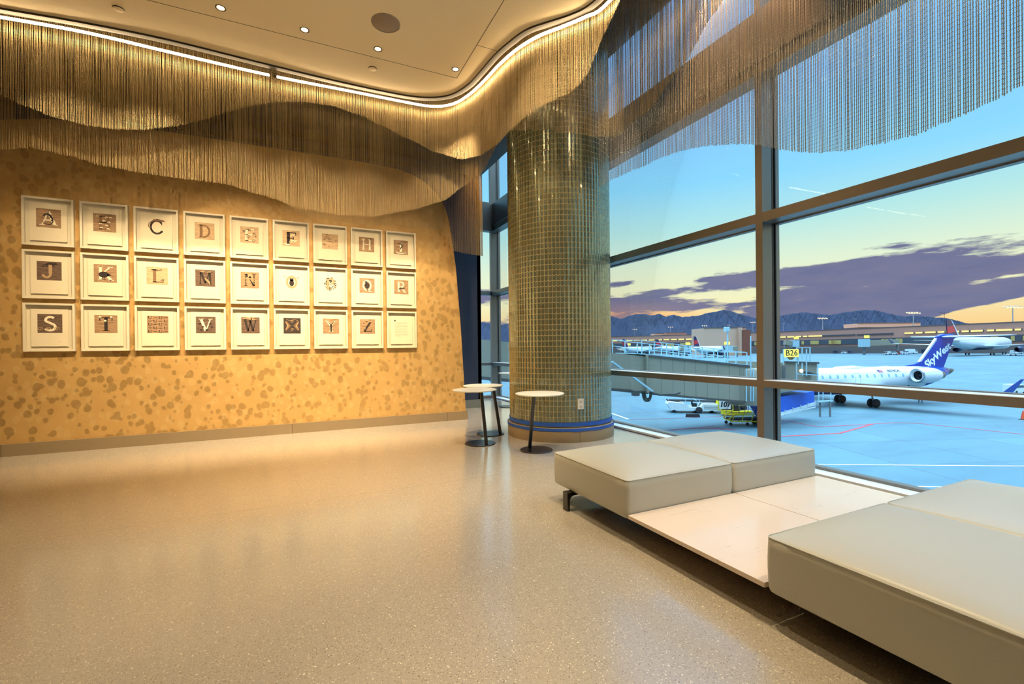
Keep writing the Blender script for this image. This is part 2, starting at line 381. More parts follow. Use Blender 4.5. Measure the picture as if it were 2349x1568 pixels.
def tag(o, label=None, cat=None, group=None, kind=None):
    if label: o['label'] = label
    if cat: o['category'] = cat
    if group: o['group'] = group
    if kind: o['kind'] = kind
    return o
def thing(name, label, cat, loc=(0, 0, 0), group=None, kind=None):
    o = bpy.data.objects.new(name, None); COL.objects.link(o); o.location = loc; o.empty_display_size = 0.1
    return tag(o, label, cat, group, kind)
def struct(o): o['kind'] = 'structure'; return o
def text_mesh(body, size, M4, name, mt, parent, thick=0.0, bold=0.0, shear=0.0, align='CENTER'):
    cu = bpy.data.curves.new('lettering_curve', 'FONT'); cu.body = body; cu.size = size; cu.extrude = thick; cu.offset = bold; cu.shear = shear
    cu.align_x = align; cu.align_y = 'CENTER'; cu.resolution_u = 3
    o = bpy.data.objects.new('lettering_tmp', cu); COL.objects.link(o)
    dg = bpy.context.evaluated_depsgraph_get(); me0 = o.evaluated_get(dg).to_mesh()
    mb = MB(M4); mb.add([v.co.copy() for v in me0.vertices], [tuple(p.vertices) for p in me0.polygons])
    o.evaluated_get(dg).to_mesh_clear(); bpy.data.objects.remove(o); bpy.data.curves.remove(cu)
    return mb.build(name, mt, parent, fixn=False)
def frame_mat(o, x, y):                                 # matrix with columns x, y, x cross y at o
    x = Vector(x).normalized(); y = Vector(y); y = (y-x*y.dot(x)).normalized(); z = x.cross(y)
    M_ = Matrix((x, y, z)).transposed().to_4x4(); M_.translation = Vector(o); return M_
def smooth_path(pts, step):                             # Catmull-Rom resampled to equal steps
    P = [Vector((p[0], p[1], 0)) for p in pts]; P = [P[0]*2-P[1]]+P+[P[-1]*2-P[-2]]; raw = []
    for i in range(1, len(P)-2):
        for k in range(24):
            t = k/24; a, b, c, d = P[i-1], P[i], P[i+1], P[i+2]
            raw.append(0.5*((2*b)+(c-a)*t+(2*a-5*b+4*c-d)*t*t+(3*b-a-3*c+d)*t**3))
    raw.append(P[-2]); L = [0.0]
    for i in range(1, len(raw)): L.append(L[-1]+(raw[i]-raw[i-1]).length)
    n = int(L[-1]/step); out = []; j = 0
    for k in range(n+1):
        s_ = k*step
        while j < len(L)-2 and L[j+1] < s_: j += 1
        t = (s_-L[j])/max(1e-9, L[j+1]-L[j]); out.append(raw[j].lerp(raw[j+1], t))
    return out
def interp(tab, x):
    if x <= tab[0][0]: return tab[0][1]
    for (a, b), (c, d) in zip(tab, tab[1:]):
        if x <= c:
            t = (x-a)/(c-a); t = t*t*(3-2*t)*0.35+t*0.65; return b+(d-b)*t
    return tab[-1][1]
# ================================================================== LAMPS OF THE ROOM AND ADDED FILL
def spot(name, loc, aim, power, angle, blend=0.6, col=(1.0, 0.77, 0.48), size=0.04, parent=None):
    l = bpy.data.lights.new(name, 'SPOT'); l.energy = power; l.color = col; l.spot_size = math.radians(angle); l.spot_blend = 0.85 if power > 300 else blend; l.shadow_soft_size = size
    o = bpy.data.objects.new(name, l); COL.objects.link(o)
    d = Vector(aim)-Vector(loc); o.rotation_euler = d.to_track_quat('-Z', 'Y').to_euler()
    org = Vector((0, 0, 0)); p = parent
    while p is not None: org = org+p.location; p = p.parent
    o.location = Vector(loc)-org
    if parent: o.parent = parent
    return o
DL = [(-0.585, 5.14), (0.144, 5.14), (0.87, 5.14), (1.753, 5.14)]
WARM = (1.0, 0.62, 0.29)
def downlight(x, y, z, label, aim, power, angle, group='recessed downlights in the ceiling', col=(1.0, 0.77, 0.48)):
    t = thing('recessed_downlight', label, 'ceiling light', (x, y, z), group)
    MB().lathe([(0.046, 0.012), (0.046, -0.004), (0.036, -0.004), (0.032, 0.010)], (x, y, z), 28, caps=False).build('trim_ring', M_BRONZE, t)
    MB().lathe([(0.0, 0.0), (0.031, 0.0), (0.031, 0.006)], (x, y, z), 24).build('lens', M_LAMP, t)
    spot('downlight_beam', (x, y, z-0.02), aim, power, angle, parent=t, col=col)
    return t
W_WALL, W_FILL = 560.0, 165.0
names = ['small recessed downlight in the ceiling, leftmost of the row of four', 'small recessed downlight in the ceiling, second from the left',
         'small recessed downlight in the ceiling, just beyond the round speaker', 'small recessed downlight at the corner of the ceiling joint, rightmost of the row']
for (x, y), nm in zip(DL, names):
    downlight(x, y, 4.4, nm, (x, 6.9, 1.15), W_WALL, 62)
off = [(-1.33, 5.14), (-2.08, 5.14)]
for x, y in off: downlight(x, y, 4.4, 'recessed downlight further left along the ceiling row, outside the picture', (x, 6.9, 1.15), W_WALL*(1.0 if x > -2 else 0.6), 62, 'downlights outside the picture')
for x, y in ((-2.8, 2.6), (-1.0, 2.6), (0.8, 2.9), (-2.8, 0.2), (-1.0, 0.2), (-4.4, 1.4)):  # unseen fill lamps, added to brighten the room near the camera
    downlight(x, y, 4.4, 'added fill downlight overhead near the camera, outside the picture', (x+0.1, y, 0), W_FILL, 64, 'downlights outside the picture')
for x, y in ((1.95, 2.2), (1.95, 0.4)):
    downlight(x, y, 4.4, 'recessed downlight above the bench, outside the picture', (x+0.3, y, 0), 270, 70, 'downlights outside the picture')
downlight(1.70, 3.25, 4.4, 'recessed downlight aimed at the tiled column, outside the picture', (2.3, 4.9, 0.5), 130, 62, 'downlights outside the picture')
downlight(1.95, 3.1, 4.4, 'recessed downlight near the curved curtain, outside the picture', (2.60, 4.10, 3.85), 110, 50, 'downlights outside the picture')
downlight(2.80, 6.15, 5.1, 'recessed downlight in the upper ceiling behind the chain curtains', (2.88, 7.2, 2.6), 500, 40, 'downlights outside the picture', (1.0, 0.55, 0.18))
downlight(3.45, 3.0, 5.1, 'recessed downlight in the upper ceiling above the window header', (4.05, 3.1, 3.9), 260, 70, 'downlights outside the picture', (1.0, 0.55, 0.18))
for x, y in ((1.15, 3.55), (0.2, 3.5)):  # two more unseen lamps, added to brighten the table tops and floor
    downlight(x, y, 4.4, 'added fill downlight over the middle of the floor, outside the picture', (x+0.7, y+1.3, 0), 230, 66, 'downlights outside the picture')
# ================================================================== ROOM SHELL
XG = 4.27                                                # glass plane of the window wall
YB = 9.72                                                # glass plane of the far return
def slab(name, a, b, mt): return struct(MB().b2(a, b).build(name, mt))
slab('floor', (-6.2, -4.2, -0.3), (4.20, 9.70, 0.0), M_FLOOR)
# upper, dark ceiling over the perimeter and the suspended light ceiling panel with its wavy edge
slab('ceiling', (-6.2, -4.2, 5.10), (3.96, 9.9, 5.3), M_DARKCEIL)
E_PTS = [(-6.1, 5.95), (-4.6, 6.10), (-3.4, 6.12), (-2.47, 6.02), (-1.81, 5.94), (-1.15, 5.905), (-0.29, 5.945), (0.46, 5.972), (1.02, 5.968), (1.42, 5.935), (1.70, 5.84), (1.90, 5.66), (2.015, 5.36), (2.055, 5.01), (2.085, 4.69),
         (2.135, 4.45), (2.215, 4.20), (2.36, 4.01), (2.505, 3.835), (2.60, 3.66), (2.625, 3.40), (2.56, 2.9), (2.42, 2.2), (2.3, 1.2), (2.4, 0.0), (2.6, -1.2), (2.6, -2.6), (2.5, -4.1)]
E_PATH = smooth_path(E_PTS, 0.05)
poly = [(p.x, p.y, 4.4) for p in E_PATH]+[(-6.1, -4.1, 4.4)]
cp = struct(MB().prism(poly, (0, 0, 0.16)).build('ceiling', M_CEIL)); cp.name = 'ceiling.001'
# joint reveals in the panel
g = MB()
g.b2((-6, 5.300, 4.399), (1.826, 5.306, 4.40)); g.b2((1.820, -3.5, 4.399), (1.826, 5.306, 4.40)); g.b2((1.826, 4.630, 4.399), (2.08, 4.635, 4.40))
struct(g.build('trim_1', M_BRONZE))
# track and its dark lip along the edge
def ribbon(path, z0, z1, off0, off1, mi=0, mb=None):
    mb = mb or MB(); n = len(path); vs = []
    for i, p in enumerate(path):
        t = (path[min(i+1, n-1)]-path[max(i-1, 0)]).normalized(); nr = Vector((t.y, -t.x, 0))
        a, b = p+nr*off0, p+nr*off1
        vs += [(a.x, a.y, z0), (b.x, b.y, z0), (b.x, b.y, z1), (a.x, a.y, z1)]
    fs = []
    for i in range(n-1):
        k = i*4
        for j in range(4): fs.append((k+j, k+(j+1) % 4, k+4+(j+1) % 4, k+4+j))
    fs += [(0, 1, 2, 3), tuple(4*(n-1)+j for j in (3, 2, 1, 0))]
    return mb.add(vs, fs, mi)
# path runs left to right then towards the camera; its right-hand normal points into the panel, so the room's outer side is negative
struct(ribbon(E_PATH, 4.380, 4.3998, -0.035, 0.030).build('trim_2', M_TRACK))

# walls
GW = [(-6.1, -0.02), (-6.1, 3.70), (-3.6, 3.62), (-2.88, 3.71), (-2.5, 3.80), (-2.0, 3.84), (-1.2, 3.868), (0.2, 3.868), (1.0, 3.868), (1.45, 3.845), (1.70, 3.79), (1.90, 3.69), (2.05, 3.56), (2.14, 3.44), (2.20, 3.32), (2.245, 3.17), (2.28, 2.95), (2.355, 2.45), (2.43, 1.45), (2.50, 0.12), (2.505, -0.02)]
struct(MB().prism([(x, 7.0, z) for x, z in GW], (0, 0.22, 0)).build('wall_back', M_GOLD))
bb = MB(); segs = [-6.1, -4.6, -2.95, -0.75+0.75, 2.30, 2.52]
bb.b2((-6.1, 6.965, 0.0), (2.515, 7.0, 0.135))
struct(bb.build('baseboard_back', M_BASEB))
g = MB()
for x in (-2.9, -0.02, 2.18): g.b2((x, 6.9642, 0.0), (x+0.004, 6.9652, 0.1352))
struct(g.build('trim_3', M_BRONZE))
struct(MB().b2((2.502, 6.97, 0), (2.518, 7.22, 0.135)).build('baseboard_back', M_BASEB))
# navy wall behind, running from the left to the window return
struct(MB().b2((-6.1, 8.24, 0.0), (3.27, 8.40, 5.1)).b2((3.27, 8.24, 0), (3.2, 9.7, 5.1)).build('wall_far', M_NAVY))
struct(MB().b2((-6.1, 8.215, 0.0), (3.285, 8.24, 0.155)).build('baseboard_far', mat('grey_base_tile', sc(108, 118, 116), 0.4)))
# ledge and slot high on the navy wall
struct(MB().b2((-6.1, 8.17, 4.56), (3.0, 8.24, 4.66)).b2((-6.1, 8.20, 4.40), (3.0, 8.24, 4.44)).build('trim_4', M_TRACK))
struct(MB().b2((-6.3, -4.2, 0.0), (-6.1, 9.7, 5.1)).build('wall_left', M_PLAIN))
struct(MB().b2((-6.1, -4.3, 0.0), (4.07, -4.1, 5.1)).build('wall_rear', M_PLAIN))

# ------------------------------------------------------------------ window wall
def window(name, x0, x1, y0, y1, z0, z1, frame_mb, along):
    w = struct(thing(name, None, None, ((x0+x1)/2, (y0+y1)/2, z0)))
    frame_mb.build('window_frame', M_MULL, w)
    return w
XF = 4.07
zt = [(0.0, 0.035), (0.738, 0.802), (2.322, 2.412), (3.745, 3.755), (5.72, 5.8)]
ym = [-3.2, -0.62, 2.945, 6.3, 9.62]                    # mullion centres (nearest the camera first)
mw = 0.036
fr = MB()
for y in (-3.9, -0.30, 2.985, 6.25, 9.66):
    fr.b2((XF, y-mw, 0.0), (XG-0.03, y+mw, 5.9))
    fr.b2((XG-0.03, y-mw-0.012, 0.0), (XG+0.03, y+mw+0.012, 5.9))
for z0, z1 in ((0.738, 0.802), (2.322, 2.412)):
    fr.b2((XF+0.001, -3.9, z0), (XG-0.03, 9.66, z1)); fr.b2((XG-0.03, -3.9, z0-0.012), (XG+0.03, 9.66, z1+0.012))
win = struct(thing('window_1', None, None, (XG, 3.0, 0)))
fr.build('window_frame', M_MULL, win)
cap = MB().b2((XF+0.002, -3.9, 0.8022), (XG-0.032, 9.66, 0.8062)); cap.build('rail_top_shine', M_SILL, win)  # sky light on the rail's top face, painted as a pale strip
gk = MB()
for y in (-0.30, 2.985, 6.25, 9.66): gk.b2((XG-0.032, y-mw-0.014, 0.0), (XG-0.020, y-mw-0.0005, 5.9)).b2((XG-0.062, y-mw-0.002, 0), (XG-0.056, y-mw, 5.9))
gk.build('window_gasket', M_GASKET, win)
ys = [-3.9, -0.30, 2.985, 6.25, 9.66]; zs = [0.05, 0.77, 2.367, 4.05, 5.9]
for a, b in zip(ys, ys[1:]):
    for c, d in zip(zs, zs[1:]):
        MB().b2((XG-0.004, a+0.02, c), (XG+0.004, b-0.02, d)).build('pane', M_GLASS, win)
# deep header box running along the glass and turning at the far corner
hd = MB().b2((XF-0.005, -3.9, 3.745), (XG-0.01, 9.66, 4.355)).b2((3.2, 9.5, 3.745), (XF, 9.66, 4.355))
hd.b2((XF-0.03, -3.9, 3.86), (XF-0.004, 9.5, 3.885))
struct(hd.build('trim_5', M_MULL))
# sill and floor edge
sl = MB().b2((4.09, -3.9, 0.0), (XG-0.03, 9.6, 0.028)); struct(sl.build('trim_6', M_SILL))
struct(MB().b2((4.062, -3.9, 0.0), (4.09, 9.6, 0.004)).build('trim_7', M_GASKET))
struct(MB().b2((XG-0.03, -3.9, 0.0), (XG+0.05, 9.7, 0.05)).build('trim_8', M_MULL))
struct(MB().b2((XG+0.05, -3.9, -0.02), (XG+0.10, 9.7, 0.015)).build('trim_9', M_GASKET))
# far return window
w2 = struct(thing('window_2', None, None, (3.7, YB, 0)))
f2 = MB()
for z0, z1 in ((0.0, 0.06), (0.738, 0.802), (2.322, 2.412)): f2.b2((3.2, YB-0.12, z0), (XG, YB+0.03, z1))
f2.b2((3.2, YB-0.1, 4.36), (XG, YB+0.03, 4.42)); f2.b2((3.2, YB-0.12, 0), (3.28, YB+0.03, 5.9))
f2.build('window_frame', M_MULL, w2)
for c, d in zip(zs, zs[1:]): MB().b2((3.28, YB-0.004, c), (XG-0.02, YB+0.004, d)).build('pane', M_GLASS, w2)

# ================================================================== TILED COLUMN
CC = Vector((3.229, 5.304, 0)); RC = 0.672
col_t = thing('tiled_column', 'thick round column clad in glossy olive chevron tiles beside the window wall', 'column', CC, kind='thing')
mb = MB(); NF = 90; rowh = 0.0655; gz = 0.0028; amp = 0.0055; Z0, Z1 = 0.235, 5.09
folds = []
for k in range(NF):
    a0 = 2*math.pi*k/NF; ga = 0.0022/RC
    folds.append((a0-ga, RC+0.003, 1)); folds.append((a0+ga, RC+0.003, 1)); folds.append((a0+math.pi/NF, RC-0.003, -1))
nr = int((Z1-Z0)/rowh)+1
def colp(f, z): a, r, s_ = f; return (CC.x+r*math.cos(a), CC.y+r*math.sin(a), min(Z1, z+s_*amp))
crr = random.Random(5)
for j in range(nr):
    za, zb = Z0+j*rowh, Z0+(j+1)*rowh
    for i in range(len(folds)):
        f0, f1 = folds[i], folds[(i+1) % len(folds)]
        if i == len(folds)-1: f1 = (f1[0]+2*math.pi, f1[1], f1[2])
        mid = math.atan2(math.sin((f0[0]+f1[0])/2), math.cos((f0[0]+f1[0])/2))
        thin = f0[2] == 1 and f1[2] == 1
        mb.add([colp(f0, za+gz), colp(f1, za+gz), colp(f1, zb-gz), colp(f0, zb-gz)], [(0, 1, 2, 3)], 4 if thin else crr.choice((0, 1, 2, 3, 0)))
        mb.add([colp(f0, zb-gz), colp(f1, zb-gz), colp(f1, zb+gz), colp(f0, zb+gz)], [(0, 1, 2, 3)], 4)
mb.build('tile_cladding', M_TILES+[M_GROUT], col_t, fixn=False)
MB().lathe([(RC-0.02, 0.0), (RC-0.02, 5.09)], CC, 64).build('core', M_GROUT, col_t)
MB().lathe([(RC+0.030, 0.0), (RC+0.030, 0.165), (RC+0.018, 0.175), (RC-0.01, 0.175)], CC, 96).build('base_ring', M_BASEB, col_t)
for a in (-2.4+0.62, -2.4+2.2):
    x, y = math.cos(a), math.sin(a); g = MB(); g.bar((CC.x+x*(RC+0.0305), CC.y+y*(RC+0.0305), 0), (CC.x+x*(RC+0.0305), CC.y+y*(RC+0.0305), 0.165), 0.003, 0.002); g.build('base_joint', M_TRACK, col_t)
def tape(z0, z1, r, wig, seed, label):
    rr = random.Random(seed); n = 160; vs = []; fs = []
    for k in range(n):
        a = 2*math.pi*k/n; d0, d1 = rr.uniform(-wig, wig), rr.uniform(-wig, wig)*.5
        vs += [(CC.x+r*math.cos(a), CC.y+r*math.sin(a), z0+d0), (CC.x+(r+rr.uniform(0, .001))*math.cos(a), CC.y+(r+.0005)*math.sin(a), z1+d1), (CC.x+(r-.002)*math.cos(a), CC.y+(r-.002)*math.sin(a), z1+d1), (CC.x+(r-.002)*math.cos(a), CC.y+(r-.002)*math.sin(a), z0+d0)]
    for k in range(n):
        i, j = k*4, ((k+1) % n)*4
        for q in range(4): fs.append((i+q, j+q, j+(q+1) % 4, i+(q+1) % 4))
    o = MB().add(vs, fs).build('masking_tape', M_TAPE); tag(o, label, 'tape', 'strips of blue masking tape around the column')
tape(0.190, 0.238, RC+0.0085, 0.002, 1, 'upper strip of blue masking tape over the lowest column tiles')
tape(0.135, 0.170, RC+0.0335, 0.004, 2, 'lower wrinkled strip of blue masking tape on the column base')
# outlet on the column
oa = math.atan2(on_z(1332, 925, 0.5).y, on_z(1332, 925, 0.5).x)
d = ray(1332, 926); d2 = Vector((d.x, d.y)); Cv = Vector((CC.x, CC.y))
tt = d2.normalized(); b_ = Cv.dot(tt); dist = b_-math.sqrt(max(0, (RC+0.008)**2-(Cv.length_squared-b_*b_)))
op = Vector((tt.x*dist, tt.y*dist, 0)); k_ = dist/d2.length; oz = EYE+d.z*k_
nrm = (op-Vector((CC.x, CC.y, 0))).normalized(); tan = Vector((-nrm.y, nrm.x, 0))
ot = thing('wall_outlet', 'small white duplex power outlet low on the tiled column', 'power outlet', (op.x, op.y, oz))
Ro = Matrix((tan, nrm, Vector((0, 0, 1)))).transposed()
MB().box((op.x, op.y, oz), (0.075, 0.012, 0.125), rot=Ro).build('cover_plate', M_WHITE, ot)
for dz in (-0.03, 0.03):
    g = MB(); g2 = MB()
    c = Vector((op.x, op.y, oz+dz))+nrm*0.007
    g.box(c, (0.036, 0.003, 0.036), rot=Ro)
    for dx in (-0.008, 0.008): g2.box(c+tan*dx+nrm*0.002, (0.003, 0.002, 0.011), rot=Ro)
    g2.box(c+nrm*0.002-Vector((0, 0, 0.011)), (0.005, 0.002, 0.005), rot=Ro)
    sf_ = g.build('socket_face', mat('outlet_face', sc(220, 214, 200), 0.4), ot); g2.build('socket_slots', M_GASKET, sf_)

# ================================================================== CHAIN CURTAINS
def chain_curtain(pts, ztop, hem_px, label, pitch=0.0125, link=0.0150, width=0.0054, seed=1, skip=None, px_lo=-60, px_hi=2500, hem_default=None, mt=None):
    rr = random.Random(seed); path = smooth_path(pts, pitch); V = []; Fc = []; base_i = 0
    n = len(path)
    for i, p in enumerate(path):
        x, y = p.x+rr.uniform(-.0026, .0026), p.y+rr.uniform(-.0026, .0026)
        if (Vector((x, y, EYE))-CAM).dot(CF) < 0.25: 
            zb = hem_default
        else:
            px = px_of((x, y, 3.5))[0]
            zb = z_above(x, y, interp(hem_px, px)) if px_lo < px < px_hi else None
            if px <= px_lo: zb = z_above(*_at(path, hem_px, px_lo), interp(hem_px, px_lo)) if False else hem_default
            if px >= px_hi: zb = hem_default
        if zb is None: continue
        zb += rr.uniform(-.006, .006)
        if zb > ztop-0.03: continue
        t = (path[min(i+1, n-1)]-path[max(i-1, 0)]).normalized(); nn = Vector((t.y, -t.x, 0))
        tw = rr.uniform(-0.5, 0.5); t2 = t*math.cos(tw)+nn*math.sin(tw); n2_ = nn*math.cos(tw)-t*math.sin(tw)
        m_ = int((ztop-zb)/(link/2)); ph = rr.random()*link*0.5*(i % 2)
        z = ztop-np.arange(m_+1)*(link/2)-0.5*link*(i % 2)*0.5; z = np.clip(z, zb, ztop)
        k = np.arange(m_+1)
        wa = np.where(k % 2 == 0, width, width*0.60); wb = np.where(k % 4 == 0, width*0.35, width*0.62)
        lx = np.where(k % 4 == 0, 1.0, 0.75)
        A = wa*lx
        ring = np.empty((m_+1, 4, 3))
        for q, (ca, cb) in enumerate(((1, 0), (0, 1), (-1, 0), (0, -1))):
            ring[:, q, 0] = x+ca*A*t2.x+cb*wb*n2_.x; ring[:, q, 1] = y+ca*A*t2.y+cb*wb*n2_.y; ring[:, q, 2] = z
        V.append(ring.reshape(-1, 3))
        r0 = np.arange(m_)[:, None]*4+base_i; q = np.arange(4)[None, :]; q1 = (q+1) % 4
        Fc.append(np.stack([r0+q, r0+q1, r0+4+q1, r0+4+q], axis=2).reshape(-1, 4)); base_i += 4*(m_+1)
    V = np.concatenate(V); Fc = np.concatenate(Fc)
    me = bpy.data.meshes.new('chain_curtain'); me.vertices.add(len(V)); me.vertices.foreach_set('co', V.ravel().astype(np.float32))
    me.loops.add(len(Fc)*4); me.loops.foreach_set('vertex_index', Fc.ravel().astype(np.int32))
    me.polygons.add(len(Fc)); me.polygons.foreach_set('loop_start', np.arange(0, len(Fc)*4, 4, dtype=np.int32)); me.polygons.foreach_set('loop_total', np.full(len(Fc), 4, dtype=np.int32))
    me.update(calc_edges=True); me.materials.append(mt or M_CHAIN)
    o = bpy.data.objects.new('chain_curtain', me); COL.objects.link(o)
    tag(o, label, 'chain curtain', None, 'stuff'); return o
HEM_A = [(-60, 190), (0, 218), (60, 244), (130, 272), (200, 288), (260, 296), (330, 298), (400, 290), (470, 274), (530, 255), (590, 240), (640, 234), (700, 234), (760, 243), (820, 262), (880, 290), (940, 320), (1000, 350), (1060, 366), (1100, 358), (1140, 332), (1175, 295), (1211, 264), (1257, 236), (1300, 218), (1329, 196), (1350, 168), (1368, 125), (1386, 82), (1407, 40), (1430, -10), (1500, -100)]
L_PTS = [(-6.0, 6.12), (-4.6, 6.22), (-3.4, 6.23), (-2.52, 6.134), (-1.85, 6.073), (-1.13, 6.100), (-0.206, 6.130), (0.668, 6.095), (1.42, 6.066), (1.66, 6.04), (1.819, 5.965), (1.95, 5.80), (2.05, 5.52), (2.10, 5.249), (2.13, 4.98), (2.15, 4.782), (2.21, 4.47), (2.32, 4.18), (2.48, 3.94), (2.605, 3.74), (2.69, 3.54), (2.66, 2.9), (2.52, 2.2), (2.4, 1.2), (2.5, 0.0)]
A_PTS = []
for p_ in smooth_path(L_PTS[1:-1], 0.25): A_PTS.append(p_)
A_PTS = [(p_.x-t_.y*0.05, p_.y+t_.x*0.05) for p_, t_ in ((A_PTS[k_], (A_PTS[min(k_+1, len(A_PTS)-1)]-A_PTS[max(k_-1, 0)]).normalized()) for k_ in range(len(A_PTS)))]
chain_curtain(A_PTS, 5.09, HEM_A, 'nearest wavy curtain of fine champagne metal chains hanging along the ceiling edge', seed=3, hem_default=3.55, width=0.0062)
HEM_B = [(-60, 352), (0, 344), (68, 339), (150, 356), (238, 381), (320, 396), (409, 409), (511, 421), (600, 448), (690, 478), (770, 493), (850, 497), (950, 480), (1018, 461), (1060, 430), (1107, 394), (1150, 318), (1175, 299), (1257, 298), (1307, 306), (1371, 314), (1414, 314), (1480, 262), (1560, 160), (1640, 30), (1700, -80)]
B_PTS = [(-4.6, 6.52), (-3.4, 6.50), (-2.5, 6.42), (-1.7, 6.36), (-0.8, 6.36), (0.2, 6.42), (1.0, 6.44), (1.6, 6.38), (2.0, 6.18), (2.25, 5.75), (2.33, 5.25), (2.38, 4.85), (2.50, 4.50), (2.74, 4.28), (3.0, 4.12), (3.14, 3.85), (3.16, 3.4), (3.08, 2.8), (3.0, 2.1)]
chain_curtain(B_PTS, 5.09, HEM_B, 'second, longer wavy chain curtain just behind the nearest one', seed=5, hem_default=3.3, width=0.0042)
HEM_D = [(-60, 330), (0, 320), (61, 307), (140, 300), (230, 305), (320, 318), (402, 340), (470, 364), (545, 402), (620, 448), (700, 495), (764, 506), (843, 516), (950, 520), (1014, 528), (1037, 575), (1070, 582), (1104, 587), (1200, 590)]
D_PTS = [(-4.6, 6.74), (-3.0, 6.72), (-1.8, 6.68), (-0.6, 6.68), (0.6, 6.72), (1.6, 6.74), (2.28, 6.76), (2.62, 6.90), (2.84, 7.10), (2.96, 7.36)]
chain_curtain(D_PTS, 5.09, HEM_D, 'rearmost chain curtain hanging close to the gold wall and round its end', seed=8, pitch=0.0135, width=0.0042, px_hi=1112, hem_default=None)
HEM_C = [(1360, 430), (1379, 427), (1404, 411), (1460, 388), (1521, 360), (1570, 344), (1626, 334), (1680, 331), (1731, 331), (1784, 343), (1861, 351), (1937, 347), (2018, 329), (2099, 309), (2180, 277), (2265, 238), (2349, 194), (2500, 120)]
C_PTS = [(3.385, 4.60), (3.55, 4.36), (3.72, 4.0), (3.80, 3.5), (3.80, 3.0), (3.78, 2.5), (3.80, 2.0), (3.84, 1.5), (3.84, 1.0), (3.80, 0.5), (3.8, 0.0)]
chain_curtain(C_PTS, 5.09, HEM_C, 'chain curtain, painted pale as if skylit, hanging in front of the tall windows with a curved hem', seed=9, pitch=0.0125, width=0.0050, hem_default=3.2, mt=M_CHAIN_SKYLIT)

# light strip, cut by one joint
def led(path, label):
    t = thing('light_strip', label, 'strip light', (path[0].x, path[0].y, 4.38), 'warm light strips along the ceiling edge')
    ribbon(path, 4.345, 4.363, 0.010, -0.010).build('glowing_tube', M_LED, t)
    ribbon(path, 4.3635, 4.370, 0.006, -0.006).build('channel', M_BRONZE, t)
LP = smooth_path(L_PTS, 0.04); cut = min(range(len(LP)), key=lambda i: abs(LP[i].x+0.19)+abs(LP[i].y-6.13))
LP = [Vector((p.x, p.y-0.055*min(1, max(0, (p.y-5.7)/0.3)), 0)) for p in LP]
led(LP[:cut], 'glowing warm light strip along the ceiling edge, left of its small joint')
led(LP[cut+1:], 'glowing warm light strip that curves along the ceiling edge past the column')
j = LP[cut]; c_ = thing('strip_connector', 'small clear connector joining the two glowing light strips', 'connector', (j.x+.02, j.y, 4.355))
MB().rbox((j.x+.02, j.y, 4.355), (0.035, 0.022, 0.022), 0.004).build('housing', M_BRONZE, c_)
MB().tube([(j.x-.01, j.y-.012, 4.385), (j.x+.02, j.y-.02, 4.375), (j.x+.05, j.y-.012, 4.385)], 0.0025, 6).build('wire', M_GASKET, c_)
# track brackets
for k, px in enumerate((385, 767, 1028, 1222)):
    p = min(E_PATH, key=lambda q: abs(px_of((q.x, q.y, 4.4))[0]-px) if q.y > 3.3 else 1e9)
    b = MB().rbox((p.x, p.y-0.004, 4.404), (0.04, 0.03, 0.012), 0.003).build('track_clip', M_TRACK)
    tag(b, ['small dark clip on the curtain track above the second print column', 'small dark clip on the curtain track, near the middle of the ceiling edge', 'small dark clip at the rounded corner of the curtain track', 'small dark clip on the curtain track above the column'][k], 'clip', 'curtain track clips')

# ceiling fittings
sp_ = thing('ceiling_speaker', 'round brown speaker grille flush in the ceiling', 'speaker', (0.875, 4.697, 4.4))
MB().lathe([(0.0, -0.006), (0.128, -0.006), (0.134, -0.003)], (0.875, 4.697, 4.4), 48).build('grille', M_SPK, sp_)
MB().lathe([(0.134, -0.007), (0.142, -0.004), (0.142, 0.002), (0.134, 0.0)], (0.875, 4.697, 4.4), 48, caps=False).build('rim', mat('speaker_rim', sc(160, 138, 110), 0.5), sp_)
for (x, y, lb) in ((-1.46, 5.552, 'flat round sprinkler cover plate on the ceiling near the left end'), (0.873, 5.522, 'flat round sprinkler cover plate on the ceiling in line with the speaker')):
    t = thing('sprinkler_cover', lb, 'sprinkler cover', (x, y, 4.4), 'round sprinkler covers on the ceiling')
    MB().lathe([(0.0, -0.012), (0.042, -0.011), (0.045, -0.008)], (x, y, 4.4), 32).build('cover_disc', M_CEIL, t)
    MB().lathe([(0.045, -0.009), (0.047, -0.003), (0.047, 0.0)], (x, y, 4.4), 32, caps=False).build('rim', M_TRACK, t)

# ================================================================== SIDE TABLES
def side_table(base, top, pole_b, pole_t, label, zt=0.655, rt=0.262, rb=0.182):
    t = thing('side_table', label, 'side table', (base[0], base[1], 0), 'small round side tables by the column')
    MB().lathe([(rt-0.02, zt-0.016), (rt-0.004, zt-0.010), (rt, zt-0.004), (rt-0.003, zt)], (top[0], top[1], 0), 64).build('table_top', M_TABLE, t)
    MB().lathe([(0.07, zt-0.022), (0.07, zt-0.016)], (pole_t[0], pole_t[1], 0), 24).build('mounting_plate', M_BLACK, t)
    MB().tube([(pole_b[0], pole_b[1], 0.008), (pole_t[0], pole_t[1], zt-0.02)], 0.0205, 16).build('pole', M_BLACK, t)
    MB().lathe([(rb, 0.0), (rb, 0.008), (rb-0.004, 0.011)], (base[0], base[1], 0), 64).build('base', M_BLACK, t)
def zpx(x, y, z): q = on_z(x, y, z); return (q.x, q.y)
side_table(zpx(1230.5, 1032, 0), zpx(1238, 901, .655), zpx(1215, 1026, 0.01), zpx(1224.5, 905, .645), 'round cream topped side table on a black slanted pole, in front of the column')
side_table(zpx(1101.5, 1017, 0), zpx(1088.5, 892.5, .655), zpx(1116, 1020, 0.01), zpx(1104, 896, .645), 'round side table with a glossy black base, nearer of the two left of the column')
